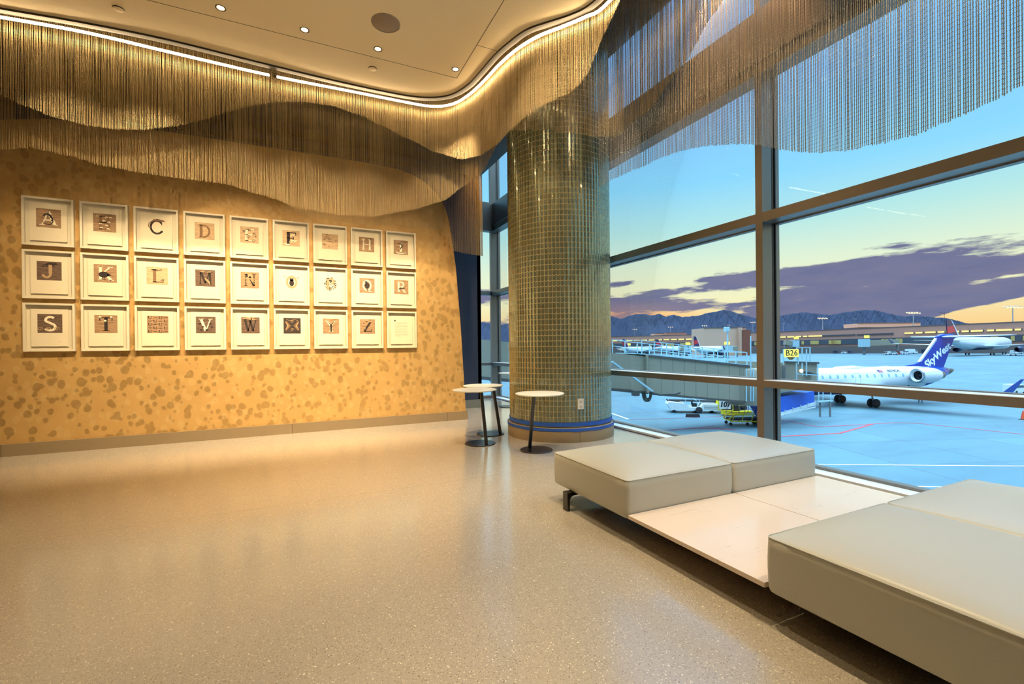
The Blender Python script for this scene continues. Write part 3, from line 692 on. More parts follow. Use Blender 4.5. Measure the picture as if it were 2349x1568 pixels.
side_table(zpx(1125, 995, 0), zpx(1108.5, 883, .655), zpx(1148, 995, 0.01), zpx(1131, 886, .645), 'round side table behind another, farther of the two left of the column')
side_table((3.74, 8.05), (3.79, 7.98), (3.80, 8.02), (3.80, 7.98), 'side table mostly hidden behind the column, only its top edge showing')

# ================================================================== BENCH
bench = thing('modular_bench', 'low modular lounge bench of taupe leather seats and marble slabs along the window', 'bench', (2.65, 1.6, 0))
def cushion(x0, x1, y0, y1, z0, z1, crown):
    cx, cy = (x0+x1)/2, (y0+y1)/2; hx, hy = (x1-x0)/2-0.003, (y1-y0)/2-0.003; r = 0.028
    def loop(s_, z, ins=0.0):
        out = []; ax, ay = (hx-ins)*s_, (hy-ins)*s_; rr_ = r*max(s_, .05)
        for sx, sy, a0 in ((1, -1, -90), (1, 1, 0), (-1, 1, 90), (-1, -1, 180)):
            for k in range(5):
                a = math.radians(a0+k*22.5); out.append((sx*(ax-rr_)+rr_*math.cos(a), sy*(ay-rr_)+rr_*math.sin(a)))
            nx = {(1, -1): (ax, ay-rr_), (1, 1): (-(ax-rr_), ay), (-1, 1): (-ax, -(ay-rr_)), (-1, -1): (ax-rr_, -ay)}[(sx, sy)]
            last = out[-1]
            for k in range(1, 12): t_ = k/12; out.append((last[0]+(nx[0]-last[0])*t_, last[1]+(nx[1]-last[1])*t_))
        return out
    vs = []; rings = []
    spec = [(1, z0, 0.012), (1, z0+0.006, 0.004), (1, z0+0.02, 0.0)]+[(1, z0+0.02+(z1-z0-0.024)*k/5, -0.003*math.sin(math.pi*k/5)) for k in range(1, 6)]+[(1, z1, 0.004)]
    for s_ in (0.985, 0.96, 0.92, 0.86, 0.78, 0.68, 0.56, 0.42, 0.28, 0.14, 0.03): spec.append((s_, None, 0.004))
    for s_, z, ins in spec:
        lp_ = loop(s_, 0, ins); n_ = len(lp_)
        for (x, y) in lp_:
            zz = z
            if z is None:
                u, v = abs(x)/hx, abs(y)/hy
                zz = z1+crown*(1-u**3.2)**0.8*(1-v**3.2)**0.8
            vs.append((cx+x, cy+y, zz))
    fs = []
    for i in range(len(spec)-1):
        for k in range(n_): j = (k+1) % n_; fs.append((i*n_+k, i*n_+j, (i+1)*n_+j, (i+1)*n_+k))
    fs.append(tuple(range(n_-1, -1, -1))); fs.append(tuple(range((len(spec)-1)*n_, len(spec)*n_)))
    mb = MB(); mb.smooth = True; mb.add(vs, fs); t = mb.build('seat', M_LEATHER, bench)
    lp_ = loop(1, z1, 0.001); pth = [(cx+x, cy+y, z1) for x, y in lp_]; pth.append(pth[0])
    MB().tube(pth, 0.0028, 6, caps=False).build('piping', M_LEATHER, t)
    MB().b2((x0+0.06, y0+0.06, z0-0.012), (x1-0.06, y1-0.06, z0-0.0005)).build('seat_board', M_BLACK, t)
BX = [1.757, 2.655, 3.552]; BY = [2.998, 2.146, 1.278, 0.30]
cushion(BX[0], BX[1], BY[1], BY[0], 0.128, 0.355, 0.055)
cushion(BX[1], BX[2], BY[1], BY[0], 0.128, 0.355, 0.055)
cushion(BX[0], BX[1], BY[3], BY[2], 0.128, 0.355, 0.055)
cushion(BX[1], BX[2], BY[3], BY[2], 0.128, 0.355, 0.055)
for i in range(2):
    o = MB().rbox(((BX[i]+BX[i+1])/2, (BY[1]+BY[2])/2, 0.149), (BX[i+1]-BX[i]-0.006, BY[1]-BY[2]-0.004, 0.022), 0.002).build('marble_slab', M_MARBLE, bench)
bt = bench
g = MB()
for x in (1.98, 2.55, 2.76, 3.33): g.b2((x-.02, BY[3]+.08, 0.085), (x+.02, BY[0]-.08, 0.115))
for y in (0.5, 1.2, 2.2, 2.9): g.b2((1.98, y-.015, 0.086), (3.33, y+.015, 0.114))
g.build('base_rail', M_BLACK, bt)
def leg(x, y, sgn):
    P = [(0, 0), (0.020, 0), (0.020, 0.075), (0.026, 0.093), (0.042, 0.105), (0.30, 0.1165), (0.30, 0.1275), (0, 0.1275)]
    MB().prism([(x+sgn*a, y-0.03, b) for a, b in P], (0, 0.06, 0)).build('leg', M_BLACK, bt)
leg(1.715, 2.76, 1); leg(3.60, 2.76, -1); leg(1.76, 0.55, 1); leg(3.60, 0.55, -1)
# ================================================================== ALPHABET PRINTS
def arc(cx, cy, rx, ry, a0, a1, n=14): return [(cx+rx*math.cos(math.radians(a0+(a1-a0)*k/n)), cy+ry*math.sin(math.radians(a0+(a1-a0)*k/n))) for k in range(n+1)]
K, H_ = 0.19, 0.075                                      # thick and hairline strokes
def srf(x, y, w=0.15): return ([(x-w, y), (x+w, y)], 0.05)
GL = {
 'A': [([(.48, 1), (.84, .02)], K), ([(.50, .97), (.14, .02)], H_), ([(.26, .36), (.70, .36)], H_), srf(.14, .02), srf(.84, .02)],
 'B': [([(.26, 0), (.26, 1)], K), (arc(.45, .75, .26, .22, 90, -90), .12), (arc(.45, .27, .32, .25, 90, -90), .13), ([(.2, .98), (.47, .98)], H_), ([(.2, .52), (.47, .52)], H_), ([(.2, .02), (.47, .02)], H_), srf(.24, .02, .14), srf(.24, .98, .14)],
 'C': [(arc(.52, .5, .36, .46, 40, 320, 24), .13), ([(.80, .95), (.80, .66)], .05), ([(.82, .28), (.80, .12)], .09)],
 'D': [([(.26, 0), (.26, 1)], K), (arc(.40, .5, .42, .47, 90, -90, 20), .13), ([(.2, .98), (.42, .98)], H_), ([(.2, .02), (.42, .02)], H_), srf(.24, .02), srf(.24, .98)],
 'E': [([(.28, 0), (.28, 1)], K), ([(.2, .97), (.80, .97)], H_), ([(.2, .52), (.64, .52)], H_), ([(.2, .03), (.84, .03)], H_), ([(.80, 1), (.80, .78)], .05), ([(.84, 0), (.84, .24)], .05), ([(.64, .64), (.64, .40)], .05), srf(.26, .02), srf(.26, .98)],
 'F': [([(.30, 0), (.30, 1)], .22), ([(.2, .96), (.84, .96)], H_), ([(.2, .52), (.66, .52)], H_), ([(.83, 1), (.83, .76)], .06), ([(.66, .64), (.66, .40)], .06), srf(.30, .02, .2), srf(.30, .98)],
 'G': [(arc(.50, .5, .35, .46, 45, 330, 24), .11), ([(.80, .42), (.80, .10)], .12), ([(.64, .42), (.94, .42)], .05)],
 'H': [([(.22, 0), (.22, 1)], .14), ([(.78, 0), (.78, 1)], .14), ([(.22, .52), (.78, .52)], H_), srf(.22, .02), srf(.22, .98), srf(.78, .02), srf(.78, .98)],
 'I': [([(.5, 0), (.5, 1)], .20), srf(.5, .02, .22), srf(.5, .98, .22)],
 'J': [([(.56, 1), (.56, .30)], K), (arc(.36, .30, .20, .26, 0, -170, 14), .14), srf(.56, .98, .20)],
 'K': [([(.22, 0), (.22, 1)], .17), ([(.78, .98), (.30, .46)], H_), ([(.40, .58), (.84, .02)], .17), srf(.22, .02), srf(.22, .98), srf(.78, .98), srf(.84, .02)],
 'L': [([(.34, 0), (.34, 1)], .20), ([(.24, .03), (.86, .03)], H_), ([(.86, 0), (.86, .28)], .07), srf(.34, .98, .2), srf(.32, .02, .16)],
 'M': [([(.16, 0), (.18, 1)], H_), ([(.20, 1), (.50, .10)], .16), ([(.50, .10), (.80, 1)], H_), ([(.82, 0), (.82, 1)], .16), srf(.16, .02, .12), srf(.82, .02, .14), srf(.17, .98, .12), srf(.82, .98, .12)],
 'N': [([(.20, 0), (.20, 1)], H_), ([(.22, 1), (.80, .02)], .17), ([(.80, 0), (.80, 1)], H_), srf(.20, .02, .13), srf(.17, .98, .12), srf(.80, .98, .13)],
 'O': [(arc(.5, .5, .34, .44, 0, 360, 28), .15)],
 'P': [([(.28, 0), (.28, 1)], .18), (arc(.46, .73, .30, .25, 90, -90), .14), ([(.2, .98), (.48, .98)], H_), ([(.28, .48), (.48, .48)], H_), srf(.28, .02, .17), srf(.26, .98, .14)],
 'Q': [(arc(.5, .52, .34, .44, 0, 360, 28), .13), ([(.46, .14), (.66, .0), (.88, -.04)], .09)],
 'R': [([(.24, 0), (.24, 1)], .17), (arc(.44, .75, .28, .23, 90, -90), .13), ([(.2, .98), (.45, .98)], H_), ([(.24, .50), (.48, .50)], H_), ([(.48, .52), (.82, .03)], .15), srf(.24, .02, .14), srf(.84, .02, .12)],
 'S': [(arc(.52, .74, .25, .22, 40, 200, 12)+arc(.50, .26, .28, .24, 60, -150, 16), .15)],
 'T': [([(.5, 0), (.5, 1)], .20), ([(.14, .96), (.86, .96)], H_), ([(.15, 1), (.15, .74)], .06), ([(.85, 1), (.85, .74)], .06), srf(.5, .02, .2)],
 'U': [([(.22, 1), (.22, .35)], .18), (arc(.49, .35, .27, .31, 180, 360, 12), .12), ([(.76, 1), (.76, .35)], H_), srf(.22, .98, .16), srf(.76, .98, .14)],
 'V': [([(.16, 1), (.50, .02)], .18), ([(.50, .02), (.82, 1)], H_), srf(.18, .98, .16), srf(.82, .98, .14)],
 'W': [([(.10, 1), (.32, .02)], .16), ([(.32, .02), (.50, .90)], H_), ([(.46, 1), (.68, .02)], .16), ([(.68, .02), (.90, 1)], H_), srf(.10, .98, .12), srf(.90, .98, .12), srf(.48, .98, .1)],
 'X': [([(.16, 1), (.84, 0)], .18), ([(.82, 1), (.16, 0)], H_), srf(.16, .98), srf(.84, .98, .12), srf(.16, .02, .12), srf(.84, .02)],
 'Y': [([(.16, 1), (.50, .48)], .17), ([(.84, 1), (.52, .48)], H_), ([(.50, .5), (.50, 0)], .19), srf(.16, .98), srf(.84, .98, .13), srf(.5, .02, .18)],
 'Z': [([(.18, .95), (.82, .95)], H_), ([(.80, .96), (.20, .04)], .17), ([(.18, .05), (.84, .05)], H_), ([(.18, 1), (.18, .76)], .05), ([(.84, 0), (.84, .26)], .05)],
}
def stroke(mb, pts, w, X, Y, y0, mi=0):                  # flat ribbon on the print, X/Y map to the wall
    n = len(pts); L = []; R = []
    for i, p in enumerate(pts):
        a = pts[max(i-1, 0)]; b = pts[min(i+1, n-1)]; dx, dy = b[0]-a[0], b[1]-a[1]; l = math.hypot(dx, dy) or 1
        nx, ny = -dy/l*(w[i] if isinstance(w, (list, tuple)) else w)/2, dx/l*(w[i] if isinstance(w, (list, tuple)) else w)/2
        L.append((X(p[0]+nx), y0, Y(p[1]+ny))); R.append((X(p[0]-nx), y0, Y(p[1]-ny)))
    mb.add(L+R, [(i, i+1, n+i+1, n+i) for i in range(n-1)], mi)
def blob(mb, cx, cy, rx, ry, X, Y, y0, rot=0.0, n=14):
    c, s_ = math.cos(rot), math.sin(rot)
    mb.add([(X(cx+rx*math.cos(a)*c-ry*math.sin(a)*s_), y0, Y(cy+rx*math.cos(a)*s_+ry*math.sin(a)*c)) for a in [2*math.pi*k/n for k in range(n)]], [tuple(range(n))])
def engraved(name, c, amt, lines):
    mt = mat(name, c, 0.85, var=False); N, b = nodes_of(mt); tcn = N.n('ShaderNodeTexCoord')
    mp = N.n('ShaderNodeMapping'); mp.inputs['Scale'].default_value = (7, 1, lines); N.l(tcn.outputs['Object'], mp.inputs[0])
    n = N.n('ShaderNodeTexNoise', Scale=1.5, Detail=6.0, Roughness=0.6, Distortion=0.6); N.l(mp.outputs[0], n.inputs['Vector'])
    N.l(N.ramp(n.outputs[0], [(0.33, tuple(x*(1-amt) for x in c[:3])+(1,)), (0.52, c), (0.68, tuple(min(1, x*(1+amt)) for x in c[:3])+(1,))]), b.inputs['Base Color'])
    return mt
PB = {'none': M_PAPER, 'light': engraved('sepia_print_light', sc(198, 166, 126), .30, 60), 'mid': engraved('sepia_print_middle', sc(158, 126, 92), .40, 70),
      'dark': engraved('sepia_print_dark', sc(104, 82, 66), .50, 60), 'black': engraved('sepia_print_black', sc(58, 48, 42), .35, 40)}
IK = {'pale': mat('pale_print_ink', sc(236, 222, 188), .85, var=(60, .12)), 'mid': mat('brown_print_ink', sc(128, 98, 68), .85, var=(90, .35)), 'dark': mat('dark_print_ink', sc(46, 36, 32), .85, var=(90, .3)), 'tan': mat('tan_print_ink', sc(176, 144, 104), .85, var=(90, .3))}
def lizard(mb, X, Y, y0, s_=1):                           # long curved body, tail, four short legs
    body = [(.16, .60), (.30, .78), (.46, .80), (.60, .70), (.70, .50), (.74, .28)]; stroke(mb, body, [.04, .09, .15, .15, .10, .05], X, Y, y0)
    stroke(mb, [(.74, .28), (.68, .12), (.50, .05), (.30, .10), (.16, .22), (.20, .30)], [.05, .05, .05, .04, .03, .02], X, Y, y0)
    for a, b in (((.34, .78), (.28, .64)), ((.40, .72), (.46, .60)), ((.62, .64), (.54, .50)), ((.70, .52), (.82, .44))): stroke(mb, [a, b], .035, X, Y, y0)
def chameleon(mb, X, Y, y0):
    stroke(mb, [(.20, .86), (.36, 1.0), (.56, 1.04), (.76, .98), (.92, .98), (1.0, .92)], [.06, .12, .16, .14, .12, .03], X, Y, y0)
    stroke(mb, [(.22, .90), (.06, .74), (.02, .52), (.12, .40), (.22, .48), (.14, .54)], [.06, .05, .05, .05, .04, .03], X, Y, y0)
    for x in (.44, .54, .70, .80): stroke(mb, [(x, .98), (x-.04, .86)], .035, X, Y, y0)
def walker(mb, X, Y, y0, cx=.5, cy=.86, s_=1.0):          # cat or dog: trunk, head, ears, four legs, tail
    f = lambda x, y: (cx+x*s_, cy+y*s_)
    stroke(mb, [f(-.30, .0), f(-.10, .06), f(.12, .05), f(.28, .02)], [.10*s_, .16*s_, .16*s_, .14*s_], X, Y, y0)
    blob(mb, *f(.36, .07), .10*s_, .08*s_, X, Y, y0)
    stroke(mb, [f(.36, .12), f(.40, .20)], .04*s_, X, Y, y0)
    for x in (-.26, -.16, .14, .24): stroke(mb, [f(x, 0), f(x+.02, -.22)], .05*s_, X, Y, y0)
    stroke(mb, [f(-.30, .02), f(-.42, -.04), f(-.50, -.22), f(-.44, -.28)], [.05*s_, .05*s_, .04*s_, .03*s_], X, Y, y0)
def bird(mb, X, Y, y0, cx=.5, cy=.4, s_=1.0, beak=1):
    blob(mb, cx, cy, .26*s_, .19*s_, X, Y, y0); blob(mb, cx+.26*s_*beak, cy-.02*s_, .09*s_, .08*s_, X, Y, y0)
    stroke(mb, [(cx+.30*s_*beak, cy-.02*s_), (cx+.50*s_*beak, cy-.12*s_)], [.04*s_, .012*s_], X, Y, y0)
    for x in (-.06, .06): stroke(mb, [(cx+x*s_, cy-.15*s_), (cx+(x-.03)*s_, cy-.30*s_), (cx+(x+.08)*s_, cy-.31*s_)], .03*s_, X, Y, y0)
def owl(mb, X, Y, y0):
    blob(mb, .5, .42, .17, .26, X, Y, y0); blob(mb, .5, .68, .15, .12, X, Y, y0)
    for s_ in (-1, 1): stroke(mb, [(.5+s_*.06, .74), (.5+s_*.14, .84)], [.06, .02], X, Y, y0)
def swirl(mb, X, Y, y0, cx, cy, r, w=.03): stroke(mb, [(cx+r*(1-k/16)*math.cos(k*.55), cy+r*(1-k/16)*math.sin(k*.55)) for k in range(14)], w, X, Y, y0)
def leaves_(mb, X, Y, y0, n, seed, inside=False, size=.05):
    rr = random.Random(seed)
    for _ in range(n):
        x, y = rr.uniform(.02, .98), rr.uniform(.0, 1.0)
        a = rr.uniform(0, 3.1); blob(mb, x, y, size*rr.uniform(.6, 1.2), size*.4, X, Y, y0, a, 8)
def flyer(mb, X, Y, y0, cx, cy, s_, seed=0):              # bird on the wing
    stroke(mb, [(cx-.30*s_, cy+.02*s_), (cx-.12*s_, cy+.12*s_), (cx, cy), (cx+.14*s_, cy+.12*s_), (cx+.30*s_, cy+.08*s_)], [.02*s_, .06*s_, .08*s_, .06*s_, .02*s_], X, Y, y0)
    stroke(mb, [(cx-.10*s_, cy-.06*s_), (cx+.16*s_, cy+.02*s_)], [.03*s_, .06*s_], X, Y, y0)
ART = {  # letter: (ground, letter ink, animal ink, words)
 'A': ('mid', 'pale', 'dark', 'a pale letter A with a long-tailed lizard climbing over it'), 'B': ('mid', 'mid', 'pale', 'a patterned letter B covered in butterflies'),
 'C': ('none', 'dark', 'mid', 'a dark letter C with a chameleon on top, on plain paper'), 'D': ('light', 'mid', 'tan', 'a mottled letter D on light sepia'),
 'E': ('light', 'pale', 'dark', 'a pale letter E among curled creatures'), 'F': ('light', 'dark', 'pale', 'a bold black letter F with pale animals climbing it'),
 'G': ('light', 'tan', 'mid', 'pale birds scattered over light sepia and no bold letter'), 'H': ('mid', 'pale', 'mid', 'a thin pale letter H on brown'),
 'I': ('mid', 'pale', 'dark', 'a white letter I wrapped by an animal'), 'J': ('dark', 'tan', 'dark', 'a tan letter J with a striped cat lying on top'),
 'K': ('mid', 'pale', 'dark', 'a pale letter K behind a dark long-beaked bird'), 'L': ('light', 'mid', 'dark', 'a brown letter L with a small dark animal at its foot'),
 'M': ('dark', 'dark', 'tan', 'a black letter M with small animals on it'), 'N': ('mid', 'dark', 'tan', 'a black letter N under a tangle of pale arms'),
 'O': ('none', 'tan', 'dark', 'an owl inside a letter O on plain paper'), 'P': ('none', 'tan', 'dark', 'a pale letter P in a cloud of dark specks'),
 'Q': ('mid', 'pale', 'dark', 'a pale letter Q around a plump bird'), 'R': ('mid', 'pale', 'dark', 'a pale letter R with a small dark animal before it'),
 'S': ('dark', 'pale', 'tan', 'a large pale letter S above small curled shapes on dark brown'), 'T': ('mid', 'dark', 'pale', 'a dark textured letter T with small birds along its bar'),
 'U': ('mid', 'dark', 'dark', 'a grid of small dark letters U and dogs'), 'V': ('dark', 'pale', 'dark', 'a pale letter V with dark creatures on brown'),
 'W': ('dark', 'dark', 'tan', 'a black letter W under crossing birds'), 'X': ('black', 'mid', 'tan', 'a nearly black field where pale side shapes form a letter X'),
 'Y': ('mid', 'pale', 'dark', 'a pale letter Y with a dark horned animal in its stem'), 'Z': ('mid', 'dark', 'tan', 'a dark curling letter Z on sepia'), 
}
FW, FH = 0.443, 0.546; YW = 7.0
rowword = ['top row', 'middle row', 'bottom row']
def framed(ch, x0, ztop, row, coln):
    cx = x0+FW/2; z0 = ztop-FH
    if ch == 'page': lab = 'white framed page of small printed text at the right end of the bottom row'
    else: lab = 'white framed print of '+ART[ch][3]
    if ch in 'DH' : lab += ', '+rowword[row]
    t = thing('framed_print', lab, 'framed print', (cx, YW, z0), 'framed alphabet prints on the gold wall')
    f = 0.022; y1, y0 = YW-0.001, YW-0.040
    mb = MB()
    mb.b2((x0, y0, ztop-f), (x0+FW, y1, ztop)); mb.b2((x0, y0, z0), (x0+FW, y1, z0+f)); mb.b2((x0, y0, z0+f), (x0+f, y1, ztop-f)); mb.b2((x0+FW-f, y0, z0+f), (x0+FW, y1, ztop-f))
    mb.build('frame', M_FRAME, t)
    s_ = 0.010; fi = f+0.002
    MB().b2((x0+f, YW-0.008, z0+f), (x0+FW-f, YW-0.004, ztop-f)).build('backing_board', M_MATB, t)
    pg = (ch == 'page')
    mx, mt_, mb_ = (0.062, 0.066, 0.056)
    rr = random.Random(ord(ch[0])+row); n = 26; px0, px1, pz0, pz1 = x0+mx, x0+FW-mx, z0+mb_, ztop-mt_
    pts = [(px0, pz1)]+[(px0+(px1-px0)*k/n, pz0+rr.uniform(-.0018, .0018)) for k in range(n+1)]+[(px1, pz1)]
    pa = MB().prism([(x, YW-0.020, z) for x, z in pts], (0, 0.004, 0)).build('paper_sheet', M_PAPER, t)
    MB().b2((px0+.02, YW-0.016, pz0+.02), (px1-.02, YW-0.008, pz1-.02)).build('spacer', M_BRONZE, t)
    if pg:
        g = MB(); rr = random.Random(4); z = pz1-0.10
        for blk in (4, 5, 3, 4, 4, 1):
            for k in range(blk):
                w = 0.19 if k < blk-1 else rr.uniform(.06, .17); g.b2((px0+.055, YW-0.0203, z), (px0+.055+w, YW-0.0201, z+0.0022)); z -= 0.0085
            z -= 0.009
        g.build('text_lines', mat('grey_text_ink', sc(150, 138, 118), .9), t)
        MB().b2((px0+.05, YW-0.0206, pz1-.085), (px0+.07, YW-0.0202, pz1-.062)).build('small_vignette', IK['dark'], t)
        return t
    ground, li, ai, words = ART[ch]
    sq = 0.212; qx0 = cx-sq/2; qz0 = pz1-0.058-sq
    if ground != 'none': pr = MB().b2((qx0, YW-0.0206, qz0), (qx0+sq, YW-0.0200, qz0+sq)).build('printed_picture', PB[ground], t)
    else:
        pr = MB().b2((qx0, YW-0.0203, qz0), (qx0+sq, YW-0.0200, qz0+sq)).build('printed_picture', M_PAPER, t)
    m_ = 0.13 if ch not in 'CFOS' else 0.10
    if ch in 'JKTLS': m_ = 0.12
    X = lambda u: qx0+sq*(m_+u*(1-2*m_)); Z = lambda v: qz0+sq*(m_+v*(1-2*m_)); yl, ya = YW-0.0211, YW-0.0215
    gl = MB(); an = MB()
    if ch == 'U':
        for r_ in range(5):
            for c_ in range(4):
                ox, oz = .02+c_*.25, .02+r_*.2; XX = lambda u, o=ox: qx0+sq*(o+u*.22); ZZ = lambda v, o=oz: qz0+sq*(o+v*.15)
                if (r_+c_) % 2 == 0:
                    for p, w in GL['U']: stroke(gl, p, w, XX, ZZ, yl)
                else: walker(an, XX, ZZ, ya, .5, .5, .9)
    elif ch == 'X':
        for s2 in (-1, 1):
            stroke(gl, [(.5+s2*.48, .92), (.5+s2*.22, .5), (.5+s2*.48, .08)], [.05, .22, .05], X, Z, yl)
            stroke(an, [(.5+s2*.52, .85), (.5+s2*.34, .5), (.5+s2*.52, .15)], [.04, .10, .04], X, Z, ya)
        swirl(an, X, Z, ya, .5, .86, .14); swirl(an, X, Z, ya, .5, .16, .14); stroke(an, [(.05, 1.05), (.3, .95), (.7, 1.05), (.95, .95)], .025, X, Z, ya)
    else:
        for p, w in GL[ch]:
            if ch == 'G': continue
            stroke(gl, p, w, X, Z, yl)
        if ch == 'A': lizard(an, X, Z, ya)
        elif ch == 'C': chameleon(an, X, Z, ya)
        elif ch in 'B': 
            for k, (x, y) in enumerate(((.1, .95), (.6, .9), (.45, .62), (.75, .55), (.25, .4), (.62, .3), (.85, .9), (.3, .1), (.7, .05))): blob(an, x-.04, y+.03, .07, .04, X, Z, ya, .7); blob(an, x+.04, y+.03, .07, .04, X, Z, ya, -.7)
        elif ch == 'D': flyer(an, X, Z, ya, .45, 1.0, .8); leaves_(an, X, Z, ya, 22, 3, size=.04)
        elif ch == 'E': 
            for x, y, r in ((.1, .75, .12), (.5, .9, .12), (.4, .3, .16), (.85, .6, .1), (.8, .02, .13), (.95, .4, .08)): swirl(an, X, Z, ya, x, y, r, .035)
        elif ch == 'F': walker(an, X, Z, ya, .62, .78, .42); walker(an, X, Z, ya, .66, .30, .6); stroke(an, [(-.05, .06), (.15, -.02), (.45, .02)], [.04, .12, .10], X, Z, ya)
        elif ch == 'G':
            rr = random.Random(8)
            for k in range(17): flyer(an, X, Z, ya, rr.uniform(-.05, 1.05), rr.uniform(-.1, 1.1), .5)
            for k in range(4): flyer(gl, X, Z, yl, rr.uniform(0, 1), rr.uniform(0, 1), .6)
        elif ch == 'H': flyer(an, X, Z, ya, .15, .7, .5); bird(an, X, Z, ya, .9, 1.0, .3); stroke(an, [(.02, .35), (.9, .4)], .03, X, Z, ya)
        elif ch == 'I': stroke(an, [(.2, .9), (.45, .85), (.65, .65), (.5, .45), (.45, .3)], [.04, .10, .12, .10, .05], X, Z, ya); stroke(gl, [(.0, .05), (.3, -.08), (.7, -.06), (1.0, .06)], .07, X, Z, yl)
        elif ch == 'J': walker(an, X, Z, ya, .55, .95, .8)
        elif ch == 'K': bird(an, X, Z, ya, .40, .42, 1.15)
        elif ch == 'L': walker(an, X, Z, ya, .82, .20, .28); stroke(an, [(.15, .96), (.5, .9), (.8, 1.0)], .05, X, Z, ya)
        elif ch == 'M': walker(an, X, Z, ya, .3, 1.02, .35); walker(an, X, Z, ya, .75, 1.0, .35); stroke(an, [(.45, .5), (.6, .35), (.75, .2), (.8, .0)], [.05, .14, .12, .05], X, Z, ya)
        elif ch == 'N':
            blob(an, .5, .86, .17, .14, X, Z, ya)
            for k in range(7): a = -2.9+k*.43; stroke(an, [(.5, .8), (.5+.3*math.cos(a), .7+.25*math.sin(a)), (.5+.5*math.cos(a+.3), .55+.4*math.sin(a))], [.07, .05, .02], X, Z, ya)
        elif ch == 'O':
            owl(an, X, Z, ya)
            for k in range(14): stroke(an, arc(.5, .5, .28+.008*k, .40+.008*k, 20, 20), .001, X, Z, ya)
            for x, y, r in ((.02, .92, .5), (.98, .85, .5)): swirl(an, X, Z, ya, x, y, .08, .02)
        elif ch == 'P': 
            rr = random.Random(2)
            for k in range(190):
                a, r = rr.uniform(0, 6.28), rr.uniform(.28, .60); blob(an, .5+r*math.cos(a)*.85, .5+r*math.sin(a), .040, .026, X, Z, YW-0.0208, a, 6)
            stroke(an, arc(.5, .74, .06, .1, 0, 360), .09, X, Z, ya)
        elif ch == 'Q': blob(an, .5, .50, .22, .28, X, Z, ya); blob(an, .42, .82, .11, .09, X, Z, ya); stroke(an, [(.38, .9), (.30, 1.0), (.24, .96)], .03, X, Z, ya)
        elif ch == 'R': walker(an, X, Z, ya, .5, .35, .7)
        elif ch == 'S':
            for x in (-.02, .40, .85): swirl(an, X, Z, ya, x, .12, .15, .04)
        elif ch == 'T':
            for x in (.16, .80, .45): bird(an, X, Z, ya, x, 1.02 if x != .45 else .74, .32)
        elif ch == 'V':
            for x, y in ((.1, .6), (.3, .35), (.8, .6), (.9, .35), (.55, .1), (.2, .1)): bird(an, X, Z, ya, x, y, .35, -1 if x < .5 else 1)
        elif ch == 'W': stroke(an, [(-.1, 1.05), (.2, 1.12), (.5, 1.0), (.9, 1.2)], [.03, .08, .10, .02], X, Z, ya); stroke(an, [(.0, 1.25), (.35, 1.15), (.7, .98), (1.1, 1.05)], [.02, .07, .09, .02], X, Z, ya)
        elif ch == 'Y': stroke(an, [(.5, .6), (.5, .05)], [.20, .10], X, Z, ya); stroke(an, [(.5, .6), (.3, .8), (.3, 1.0)], [.08, .05, .02], X, Z, ya); stroke(an, [(.5, .6), (.7, .8), (.7, 1.0)], [.08, .05, .02], X, Z, ya)
        elif ch == 'Z': stroke(an, [(.1, .9), (.4, 1.05), (.8, .95), (.95, 1.1)], [.05, .12, .12, .05], X, Z, ya); swirl(an, X, Z, ya, .9, .6, .16, .05); swirl(an, X, Z, ya, .15, .25, .18, .04)
    if gl.f: gl.build('letter', IK[li], pr, fixn=False)
    if an.f: an.build('animal_drawing', IK[ai], pr, fixn=False)
    sg = MB(); sg.b2((px0+.07, YW-0.0203, pz0+.058), (px0+.072, YW-0.0201, pz0+.060)); sg.b2((px1-.10, YW-0.0203, pz0+.056), (px1-.065, YW-0.0201, pz0+.0575)); sg.build('signature', IK['tan'], pa)
    return t
letters = 'ABCDEFGHIJKLMNOPQRSTUVWXYZ'
for i in range(27):
    r_, c_ = divmod(i, 9)
    framed(letters[i] if i < 26 else 'page', -2.708+0.4966*c_, 2.894-0.5970*r_, r_, c_)
# ================================================================== THE APRON AND BEYOND
HO = CAM.z-APRON
def gz_(px, py): return on_z(px, py, APRON)
struct(MB().b2((-300, -60, APRON-1), (2500, 2600, APRON)).build('ground', M_APRON))
# building face just below the floor edge
slab('wall_outside', (-6.2, -4.2, APRON), (4.3, 9.9, -0.31), mat('outer_wall_panel', sc(150, 140, 125), .6))
M_RED = mat('red_line_paint', sc(170, 60, 70), .6); M_WLINE = mat('white_line_paint', sc(230, 235, 235), .6); M_DLINE = mat('dark_line_paint', sc(60, 80, 100), .6)
def line_on_apron(pts, w, mt, label, dz=0.01, grp='painted lines on the apron'):
    P = [gz_(*p) for p in pts]; mb = MB()
    for a, b in zip(P, P[1:]):
        t = (b-a).normalized(); mb.bar(a+Vector((0, 0, dz)), b+t*w*.4+Vector((0, 0, dz)), w, 0.01)
    return tag(mb.build('painted_line', mt), label, 'painted line', grp)
line_on_apron([(1783, 961), (1880, 979), (2055, 969), (2110, 971), (2349, 996)], .14, M_RED, 'thin red line across the apron behind the parked jet')
line_on_apron([(1783, 1001), (1926, 993.5), (2000, 973)], .22, M_RED, 'thick red angled line on the apron below the window rail')
line_on_apron([(1416, 963), (1466, 984), (1530, 997)], .14, M_RED, 'short red line on the apron beside the column')
line_on_apron([(1404, 948), (1441, 961)], .20, M_WLINE, 'short white line on the apron beside the column')
line_on_apron([(1441, 963), (1600, 957), (1690, 953)], .07, M_RED, 'faint red line running to the black wheel chock')
line_on_apron([(1870, 1065), (2349, 1069)], .10, M_WLINE, 'long white line on the apron just outside the window', .012)
line_on_apron([(2045, 1114.5), (2160, 1116.5)], .10, M_WLINE, 'short white line on the apron close under the window')
